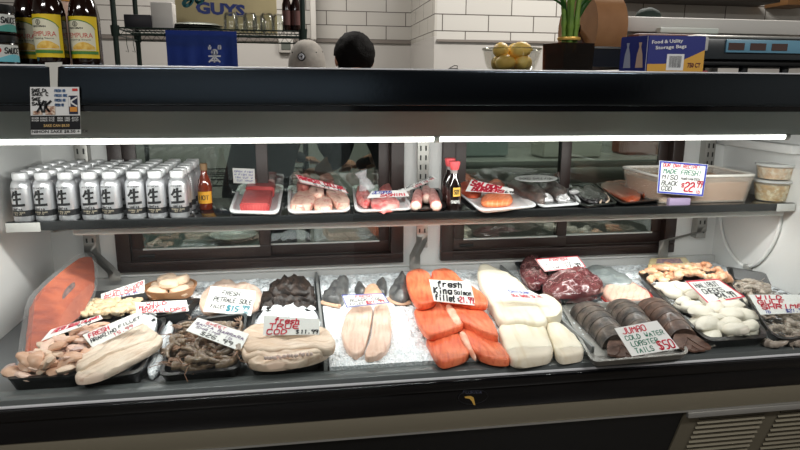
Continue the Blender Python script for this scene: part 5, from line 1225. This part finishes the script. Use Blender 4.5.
# true cod
G = 'cod fillets stacked in the tray'
for px, z0, lab in ((((246,362),(258,358),(290,355),(324,349),(334,344),(331,355),(312,362),(278,367),(254,367)), ZD+.036, 'long cod fillet at the bottom front of the cod stack'), (((239,350),(252,345),(280,347),(306,345),(330,343),(336,349),(322,356),(290,359),(256,360),(244,358)), ZD+.044, 'long cod fillet in the middle of the cod stack'), (((238,345),(246,334),(262,330),(296,334),(316,332),(331,337),(337,346),(331,352),(306,349),(276,353),(252,354)), ZD+.054, 'long cod fillet on top of the cod stack')):
    tag(fillet('cod_fillet', px, z0, .022, cod_m, pw=2.4, nz=.10, nf=26, slope=(0,.10), edge=.72, ridge=(.0026, 190)), lab, 'fish', G)
bm = nb()
for k in range(20):
    c = D(266+k*2.4+rng.uniform(-.8,.8), 358.6-k*.28+rng.uniform(-.8,.8), ZD+.060); ball(bm, c, .0045, 1, .7, 1.2, 1)
o = obj('flaky_edge', bm, M('flake_pink', (238,214,206), .3)); o.parent = bpy.data.objects['cod_fillet']; o.location = -Vector(bpy.data.objects['cod_fillet']['_o'])
card(((264,315.5),(319.5,319),(319.5,334.5),(263,335.5)), ZD+.100, (0,-.8,.6), [('fresh', .2, .64, .66, .28, 'r', .24), ('TRUE', .1, .36, .66, .24, 'r', .24), ('COD', .06, .06, .44, .24, 'r', .24), ('$', .58, .08, .64, .2, 'k', .2), ('11.99', .66, .07, .98, .22, 'k', .22)], 'white card with red writing for fresh true cod', None)
# middle ice: fish collars and two fillets
coll = M('grey_skin', (64,64,66), .35, var=((104,104,102), 26, .35, .7), coat=.2); cflesh = M('collar_flesh', (206,168,140), .4)
ZI = .654
G = 'dark grey fish collars on the ice'
for px, h, lab in ((((321,302),(324,294),(332,286),(342,280),(349,280),(349,291),(345,300),(340,306),(330,304)), .04, 'dark grey fish collar standing at the left end of the middle ice'), (((354,294),(355,287),(362,285),(366,290),(365,297)), .03, 'small dark grey fish piece in the middle behind the card'), (((374,292),(378,283),(384,280),(388,288),(386,296)), .03, 'brownish grey fish piece behind the right end of the blue card'), (((387,298),(392,288),(399,278),(405,277),(408,285),(410,302),(400,304)), .045, 'dark grey fish collar next to the salmon fillets')):
    o = fillet('fish_collar', px, ZI-.004, h, coll, pw=2.6, nz=.09, edge=.6); tag(o, lab, 'fish', G)
    b = sorted(px, key=lambda q_: -q_[1])[:3]; b.sort()
    if h > .035:
        P = chaikin([D(u, v, ZI+.008)+Vector((0,-.004,0)) for u, v in b], 2, False); bm = nb(); tube(bm, P, [.004]+[.009]*(len(P)-2)+[.004], 8, flat=.7); obj('pale_flesh', bm, cflesh, o)
tag(fillet('fish_belly', ((362,296),(366,288),(376,286),(384,292),(380,299),(370,300)), ZI-.004, .028, M('belly_tan', (196,150,120), .4, var=((216,178,150), 30, .3, .7)), pw=2), 'tan fish belly piece behind the blue edged card', 'fish')
G = 'pale fillets laid side by side on the middle ice'
tag(fillet('fish_fillet', ((341,341),(342,328),(348,314),(358,305),(371,304),(373,316),(370,332),(366,348),(361,358),(350,357)), ZI, .018, pink_fish, pw=2.2, edge=.72, ridge=(.0014, 260)), 'long pale fillet on the middle ice, left of the pair', 'fish', G)
tag(fillet('fish_fillet', ((371,344),(373,322),(375,304),(387,305),(391,318),(392,338),(388,352),(380,358),(367,361),(364,357)), ZI+.002, .018, pink_fish, pw=2.2, edge=.72, ridge=(.0014, 260)), 'long pale fillet on the middle ice, right of the pair', 'fish', G)
card(((341.5,295),(383,293.3),(389.5,302.8),(346.5,307.8)), ZI+.05, (0,-.6,.8), [('FRESH', .3, .68, .72, .2, 'r', .18), ('BLACK COD', .14, .40, .9, .2, 'k', .18), ('FILLET', .1, .12, .42, .18, 'k', .18), ('$21.99', .48, .10, .92, .24, 'r', .2)], 'blue edged card above the two pale fillets on the middle ice', 'b')
# king salmon
def kx(pts): return [(400+x/3.46, 255+y/3.46) for x, y in pts]
G = 'king salmon fillets layered on the ice'
ks = (('e', [(85,300),(140,290),(200,270),(220,330),(250,370),(180,395),(140,403),(115,370),(100,330)], 0, 'front left king salmon fillet nearest the glass'),
      ('f', [(196,272),(230,258),(320,300),(352,330),(383,385),(370,393),(310,388),(260,365),(225,315)], .002, 'front right king salmon fillet nearest the glass'),
      ('c', [(45,190),(130,170),(165,175),(210,240),(225,256),(150,283),(105,298),(75,270),(55,230)], .017, 'middle left king salmon fillet'),
      ('d', [(150,172),(270,185),(310,220),(345,295),(330,300),(270,272),(215,242),(180,245)], .019, 'middle right king salmon fillet with a pale belly strip'),
      ('a', [(22,65),(60,53),(95,60),(122,110),(135,165),(100,185),(60,190),(35,150),(20,100)], .036, 'back left king salmon fillet left of the black lettered card'),
      ('b', [(100,62),(140,48),(185,58),(205,90),(250,118),(300,160),(306,190),(280,190),(200,180),(130,165)], .034, 'back right king salmon fillet under the black lettered card'))
for nm, P, dz, lab in ks:
    if nm in 'ef': P = [(x, y-12 if y > 350 else y-4) for x, y in P]
    o = fillet('salmon_fillet', kx(P), ZI+dz, .022, king_m, pw=3, nz=.04, nf=25, slope=(0, -.03), edge=.7, ridge=(.0010, 330)); tag(o, lab, 'salmon', G)
    if nm in 'df':
        P2 = [(152,174),(182,178),(205,215),(216,243),(185,244)] if nm == 'd' else [(200,270),(226,266),(246,320),(268,362),(255,362),(224,314)]
        fillet('belly_strip', kx(P2), ZI+dz+.0135, .0115, belly, o, pw=2.4, nz=.05)
card(((429,279.5),(470.3,281.6),(475.7,305.6),(434,301)), ZI+.085, (0,-.75,.66), [('fresh', .18, .70, .80, .24, 'k', .26), ('King', .05, .38, .5, .26, 'k', .26), ('Salmon', .54, .40, .97, .18, 'k', .24), ('fillet', .05, .07, .54, .24, 'k', .26), ('$', .58, .1, .63, .14, 'k', .2), ('21.99', .63, .07, .98, .24, 'r', .2)], 'white card with bold black brush writing for king salmon', None)
# sea bass
G = 'white sea bass fillets on the ice'
for px, z0, h, lab in ((((496,328),(520,324),(541,324),(549,340),(555,359),(536,363),(511,366),(503,350)), ZI, .030, 'thick white fish fillet at the front left of the white group'), (((544,327),(560,326),(577,342),(586,357),(574,360),(557,362),(551,344)), ZI-.002, .026, 'thick white fish fillet at the front right of the white group'),
        (((534,302),(549,300),(561,309),(563,318),(552,325),(542,322),(534,311)), ZI+.008, .034, 'short thick white fish piece at the right behind the front fillets'), (((476,272),(486,269),(506,276),(524,289),(538,311),(552,329),(520,328),(499,327),(488,305),(480,288)), ZI+.010, .034, 'largest white fish fillet, at the back under the small card')):
    tag(fillet('white_fillet', px, z0, h, bass_m, pw=2.4, nz=.06, nf=22, edge=.74), lab, 'fish', G)
card(((499,287.5),(530,290.5),(549,300),(508,298)), ZI+.075, (0,-.35,.95), [('CHILEAN', .2, .56, .8, .26, 'b', .18), ('SEA BASS 32.99', .15, .14, .95, .26, 'r', .18)], 'small white card lying flat on the white fillets', None)
# dark tuna steaks
dtu = M('dark_tuna', (78,36,40), .25, var=((116,66,66), 16, .3, .7), veins=((170,130,132), 15, .010), coat=.6)
G = 'dark red tuna pieces in the film covered tray'
tag(fillet('tuna_piece', ((519,277),(520,264),(530,259),(544,262),(550,276),(545,286),(532,288)), ZD+.035, .036, dtu, pw=2.4, nz=.1), 'dark red tuna piece at the back left of the dark tray', 'tuna', G)
tag(fillet('tuna_piece', ((540,292),(548,277),(566,270),(586,272),(600,282),(606,293),(590,297),(570,300),(552,299)), ZD+.036, .044, dtu, pw=2.6, nz=.1), 'largest dark red tuna piece at the front of the dark tray', 'tuna', G)
tag(fillet('tuna_piece', ((552,274),(558,264),(572,262),(584,270),(574,275)), ZD+.036, .040, dtu, pw=2.4, nz=.1), 'dark red tuna piece behind under the red edged card', 'tuna', G)
card(((535,259),(577.5,255.8),(586,267),(545,271.5)), ZD+.092, (0,-.6,.8), [('FRESH', .28, .66, .72, .22, 'r', .2), ('AHI TUNA', .12, .40, .75, .16, 'k', .18), ('STEAK', .12, .12, .42, .18, 'k', .18), ('17.99', .55, .10, .92, .26, 'k', .2)], 'red edged card on the dark red tuna', 'r')
# grey fish and pink fillet behind lobsters
gf = M('silver_grey_skin', (120,128,130), .3, .2, var=((160,166,164), 22, .3, .7))
tag(fillet('whole_fish', ((584,272),(592,267),(610,270),(628,278),(634,286),(622,288),(604,284),(592,280)), .650, .034, gf, pw=2.2), 'silver grey fish lying behind the pink edged fillet', 'fish')
o = fillet('pink_fillet', ((600,296),(604,286),(618,282),(636,284),(650,293),(653,300),(636,302),(616,304)), .648, .022, M('pale_edge_fillet', (220,176,156), .36, var=((232,200,182), 20, .3, .7), stripe=((196,132,116), 18, .6, 4, .7, .95)), pw=2.4); tag(o, 'pale fillet with a red edge behind the lobster tails', 'fish')
P = chaikin([D(u, v, .660) for u, v in ((619,281.5),(628,283),(637,285.5),(650,293),(653,300))], 2, False); bm = nb(); tube(bm, P, .005, 8, flat=.8); obj('red_edge', bm, M('blood_red', (176,52,46), .3), o)
P = chaikin([D(u, v, .656) for u, v in ((600,296),(606,302),(616,304.5),(636,303),(653,300.5))], 2, False); bm = nb(); tube(bm, P, .004, 8, flat=.8); obj('red_edge', bm, M('blood_red', (176,52,46), .3), o)
# steel pan and lobster tails
zpl = .664
W = [D(592,362.5,zpl), D(690,354,zpl), D(664,300,zpl), D(560,304,zpl)]
tray('steel_pan', None, zpl, .016, steel, 'shallow steel pan under the lobster tails', world=[Vector((p.x, p.y, 0))+Vector((0,0,zpl)) for p in W], cat='pan', lip=.006, inset=.95, r=.08)
lob = M('lobster_shell', (50,46,45), .4, var=((112,98,88), 34, .38, .68), coat=.15, bump=(.4, 60, 'n')); lob2 = M('lobster_shell_red', (58,44,39), .4, var=((108,82,70), 34, .38, .68), coat=.15, bump=(.4, 60, 'n'))
fan_m = M('tail_fan', (80,58,50), .35, var=((112,86,74), 40, .35, .65))
def lobster(a, b, r, mat, label, bend=.0):
    p, q_ = D(*a, .655), D(*b, .655); p.z = q_.z = .6535; ax_ = (q_-p); L_ = ax_.length; ax_.normalize(); s = Vector((-ax_.y, ax_.x, 0))
    t = thing('lobster_tail', (p+q_)/2, label, 'lobster', 'lobster tails in the steel pan')
    for k in range(5):
        bm = nb(); u0, u1 = k/5*.80, (k+1.12)/5*.80; rows = []
        for i in range(7):
            u = u0+(u1-u0)*i/6; w_ = r*(1-.30*u)*(.985+.03*(i/6)**3); zc = .74*w_+.016*math.sin(pi*u)
            cc_ = p+ax_*(L_*u)+s*bend*math.sin(pi*u)
            rows.append([bm.verts.new(cc_+s*(w_*math.cos(pi*j/14))+UP*(zc*math.sin(pi*j/14))) for j in range(15)])
        for i in range(6):
            for j in range(14): bm.faces.new((rows[i][j], rows[i][j+1], rows[i+1][j+1], rows[i+1][j]))
        bm.faces.new(rows[0]); bm.faces.new(rows[-1][::-1]); bmesh.ops.holes_fill(bm, edges=bm.edges)
        obj('shell_segment', bm, mat, t)
    e = p+ax_*(L_*.76)+s*bend*.6
    for k in range(-2, 3):
        d_ = (ax_*math.cos(k*.22)+s*math.sin(k*.22)); n2 = Vector((-d_.y, d_.x, 0)); wv = .017
        bm = nb(); prism(bm, chaikin([e+n2*.007, e+d_*.03+n2*wv, e+d_*(L_*.28)+n2*wv*.8, e+d_*(L_*.30), e+d_*(L_*.28)-n2*wv*.8, e+d_*.03-n2*wv, e-n2*.007], 1), UP*.005)
        for v in bm.verts: v.co.z += .012*(1-(v.co-e).length/.07)+.002*abs(k)+.006
        obj('fan_blade', bm, fan_m, t)
lobster((587,313), (626,357), .052, lob, 'grey brown lobster tail at the left of the steel pan')
lobster((622,309), (653,348), .048, lob, 'dark grey lobster tail in the middle, half under the card')
lobster((653,308), (692,350), .049, lob2, 'reddish brown lobster tail at the right of the steel pan')
card(((614.5,328.3),(657,320.5),(679.3,348.3),(632,356.3)), .735, (0,-.5,.86), [('JUMBO', .10, .74, .66, .2, 'r', .16), ('COLD WATER', .08, .52, .95, .15, 'g', .16), ('LOBSTER', .12, .29, .72, .16, 'g', .16), ('TAILS', .12, .06, .52, .16, 'g', .16), ('$50', .62, .05, .98, .28, 'r2', .14)], 'large white card for jumbo cold water lobster tails', None)
# halibut tray
hal = M('halibut', (220,212,196), .36, var=((232,226,212), 22, .3, .7), spec=.45)
hp = []
for k in range(4):
    bm = nb(); ball(bm, (0,0,.010), .030, 1.05+.08*k, .86, .55, 3, jit=.12, freq=14+4*k)
    for v in bm.verts: v.co.z += .002*noise.noise(v.co*60+Vector((k,0,0)))
    hp.append(obj('halibut_cheek', bm, hal))
n_ = 0
for z, poly, cnt, md in ((ZD+.020, [(712,338),(762,334),(745,305),(700,282),(655,284),(660,295)], 20, 12), (ZD+.040, [(715,331),(755,328),(738,308),(690,287),(664,287),(672,298)], 19, 12)):
    for u, v in scatter(poly, cnt, md):
        o = hp[n_] if n_ < 4 else hp[n_ % 4].copy()
        if n_ >= 4: COL.objects.link(o)
        n_ += 1; o.location = D(u, v, z+rng.uniform(0,.006)+.01)-UP*.01; o.rotation_euler = (rng.uniform(-.3,.3), rng.uniform(-.3,.3), rng.uniform(0,6.28)); s = rng.uniform(.85,1.12); o.scale = (s,s,s)
        tag(o, 'white halibut cheek heaped in the long black tray', 'fish', 'halibut cheeks in the long black tray')
cr = [M('shell_orange', (222,170,132), .35, var=((240,210,180), 50, .4, .6)), M('shell_peach', (214,150,112), .35, var=((238,198,166), 50, .4, .6))]
cp_ = []
for k in range(4):
    bm = nb(); L_ = .04+.008*k; tube(bm, [Vector((L_*(i/7-.5), .012*math.sin(i*.6+k), .012+.004*math.sin(i*.9))) for i in range(8)], [.006,.010,.013,.0135,.0125,.011,.008,.004], 10)
    ball(bm, (L_*.3,.008,.016), .010, 1.2, 1, .8, 2, jit=.2)
    for v in bm.verts: v.co += v.co.normalized()*.0025*noise.noise(v.co*140)
    cp_.append(obj('shellfish_piece', bm, cr[k % 2]))
for i, (u, v) in enumerate(scatter([(646,283),(700,281),(728,283),(722,275),(700,267),(650,271)], 26, 6.5)):
    o = cp_[i] if i < 4 else cp_[i % 4].copy()
    if i >= 4: COL.objects.link(o)
    o.location = D(u, v, ZD+.040+rng.uniform(-.010,.008)); o.rotation_euler = (rng.uniform(-.4,.4), rng.uniform(-.4,.4), rng.uniform(0,6.28)); s = rng.uniform(.8,1.1); o.scale = (s,s,s)
    tag(o, 'peach coloured shellfish piece at the back of the long black tray', 'shellfish', 'shellfish pieces behind the halibut')
card(((685,281),(718,278.7),(746,297.3),(708,304)), ZD+.082, (0,-.5,.86), [('HALIBUT', .12, .66, .8, .2, 'k', .16), ('CHEEKS', .16, .38, .74, .2, 'k', .16), ('$24.99', .36, .10, .86, .24, 'k', .16)], 'red edged card for halibut cheeks', 'r')
spread(shB, [(742,293),(765,292),(760,285),(742,282)], 11, 6, ZD+.026, .012, 'small grey shrimp in the far right tray', 'grey shrimp in the far right tray')
spread(shB, [(776,338),(830,334),(812,316),(775,318)], 20, 8, ZD+.022, .016, 'small grey shrimp in the far right tray', 'grey shrimp in the far right tray')
spread(shB, [(760,318),(800,312),(780,296),(750,298)], 12, 9, ZD+.018, .010, 'small grey shrimp in the far right tray', 'grey shrimp in the far right tray')
card(((748.7,294.7),(803,294.5),(807,312.5),(760.7,314.7)), ZD+.085, (0,-.55,.83), [('WILD', .10, .74, .60, .2, 'r', .26), ('GULF', .08, .50, .62, .2, 'r', .26), ('SHRIMP', .10, .26, .97, .2, 'r', .28), ('lb', .12, .05, .24, .15, 'b', .2), ('$21.99', .56, .05, .97, .16, 'b', .2)], 'white card with bold red writing for wild gulf shrimp at right', None)
# yellow packet behind
P = [D(u, v, .690) for u, v in ((648,265),(692,264.5),(686,257),(650,258))]
bm = nb(); prism(bm, [Vector((p.x, p.y, .664)) for p in P], (0,0,.026), bev=.003); o = obj('food_packet', bm, M('packet_yellow', (214,192,140), .45, var=((226,210,170), 30, .4, .6)), origin=sum(P, Vector())/4-UP*.026); tag(o, 'cream yellow packet lying against the back behind the shellfish', 'packet')
Pc = sum(P, Vector())/4; bm = nb(); prism(bm, [Pc+(p-Pc)*.62+UP*.0004 for p in P], (0,0,.0006)); obj('printed_label', bm, M('label_violet', (120,100,130), .5, var=((190,160,150), 120, .4, .6)), o)
# white hose loop on the right end wall
X_ = XR-.008
hz_ = [(722,172),(720,190),(719,212),(722,235),(729,252),(738,263),(748,268),(760,262),(771,248),(778,232),(781,216),(779,200),(776,188)]
P = chaikin([PL(u, v, Vector((X_,0,0)), Vector((1,0,0))) for u, v in hz_], 2, False)
P = [Vector((X_, min(p.y, YB-.01), p.z)) for p in P]
bm = nb(); tube(bm, P, .0065, 10); o = obj('cable_loop', bm, M('cable_white', (226,226,224), .4), origin=P[len(P)//2]); tag(o, 'white cable loop hanging on the right end wall of the case', 'cable')
c = PL(747, 267, Vector((X_,0,0)), Vector((1,0,0))); bm = nb(); box(bm, X_-.008, X_+.007, c.y-.02, c.y+.012, c.z-.008, c.z+.008, bev=.002); obj('cable_clip', bm, M('clip_grey', (150,150,146), .4), o)
c = PL(724, 178, Vector((X_,0,0)), Vector((1,0,0))); bm = nb(); box(bm, X_-.006, XR-.0005, c.y-.015, min(YB-.001, c.y+.012), c.z-.02, c.z+.02, bev=.002); obj('cable_socket', bm, M('socket_white', (228,228,226), .4), o)

# ================================================================== LIGHT
def area(name, loc, rot, sx, sy, power, col=(1,1,1)):
    l = bpy.data.lights.new(name, 'AREA'); l.shape = 'RECTANGLE'; l.size = sx; l.size_y = sy; l.energy = power; l.color = col
    o = bpy.data.objects.new(name, l); COL.objects.link(o); o.location = loc; o.rotation_euler = rot; return o
# the case's own fluorescent lamps: over the front edge, and the strip under the shelf
area('case_lamp', (.35, 1.535, 1.160), (math.radians(28), 0, 0), 2.1, .02, 10, (1,.985,.96))
area('shelf_lamp_light', (.40, 1.80, .893), (math.radians(8), 0, 0), 2.1, .03, 4.2, (1,.985,.96))
# ceiling lights of the kitchen and of the shop
for x, y, p in ((-.4, 3.9, 40), (1.7, 3.0, 66)):
    area('kitchen_ceiling_light', (x, y, 2.86), (0, 0, 0), 1.1, .3, p, (1,.96,.90))
for x, y, p in ((-1.3, -.8, 60), (1.9, -.7, 66)):
    area('shop_ceiling_light', (x, y, 2.86), (0, 0, 0), 1.2, .3, p, (1,.98,.95))
w = bpy.data.worlds.new('world'); SC.world = w; w.use_nodes = True
w.node_tree.nodes['Background'].inputs[0].default_value = (.6,.65,.7,1); w.node_tree.nodes['Background'].inputs[1].default_value = .05
SC.view_settings.view_transform = 'Standard'; SC.view_settings.look = 'None'; SC.view_settings.gamma = 1; SC.view_settings.use_curve_mapping = False
SC.view_settings.exposure = 0.0
SC.cycles.max_bounces = 8; SC.cycles.transparent_max_bounces = 20; SC.cycles.use_denoising = True
SC.cycles.caustics_reflective = False; SC.cycles.caustics_refractive = False; SC.cycles.sample_clamp_indirect = 4
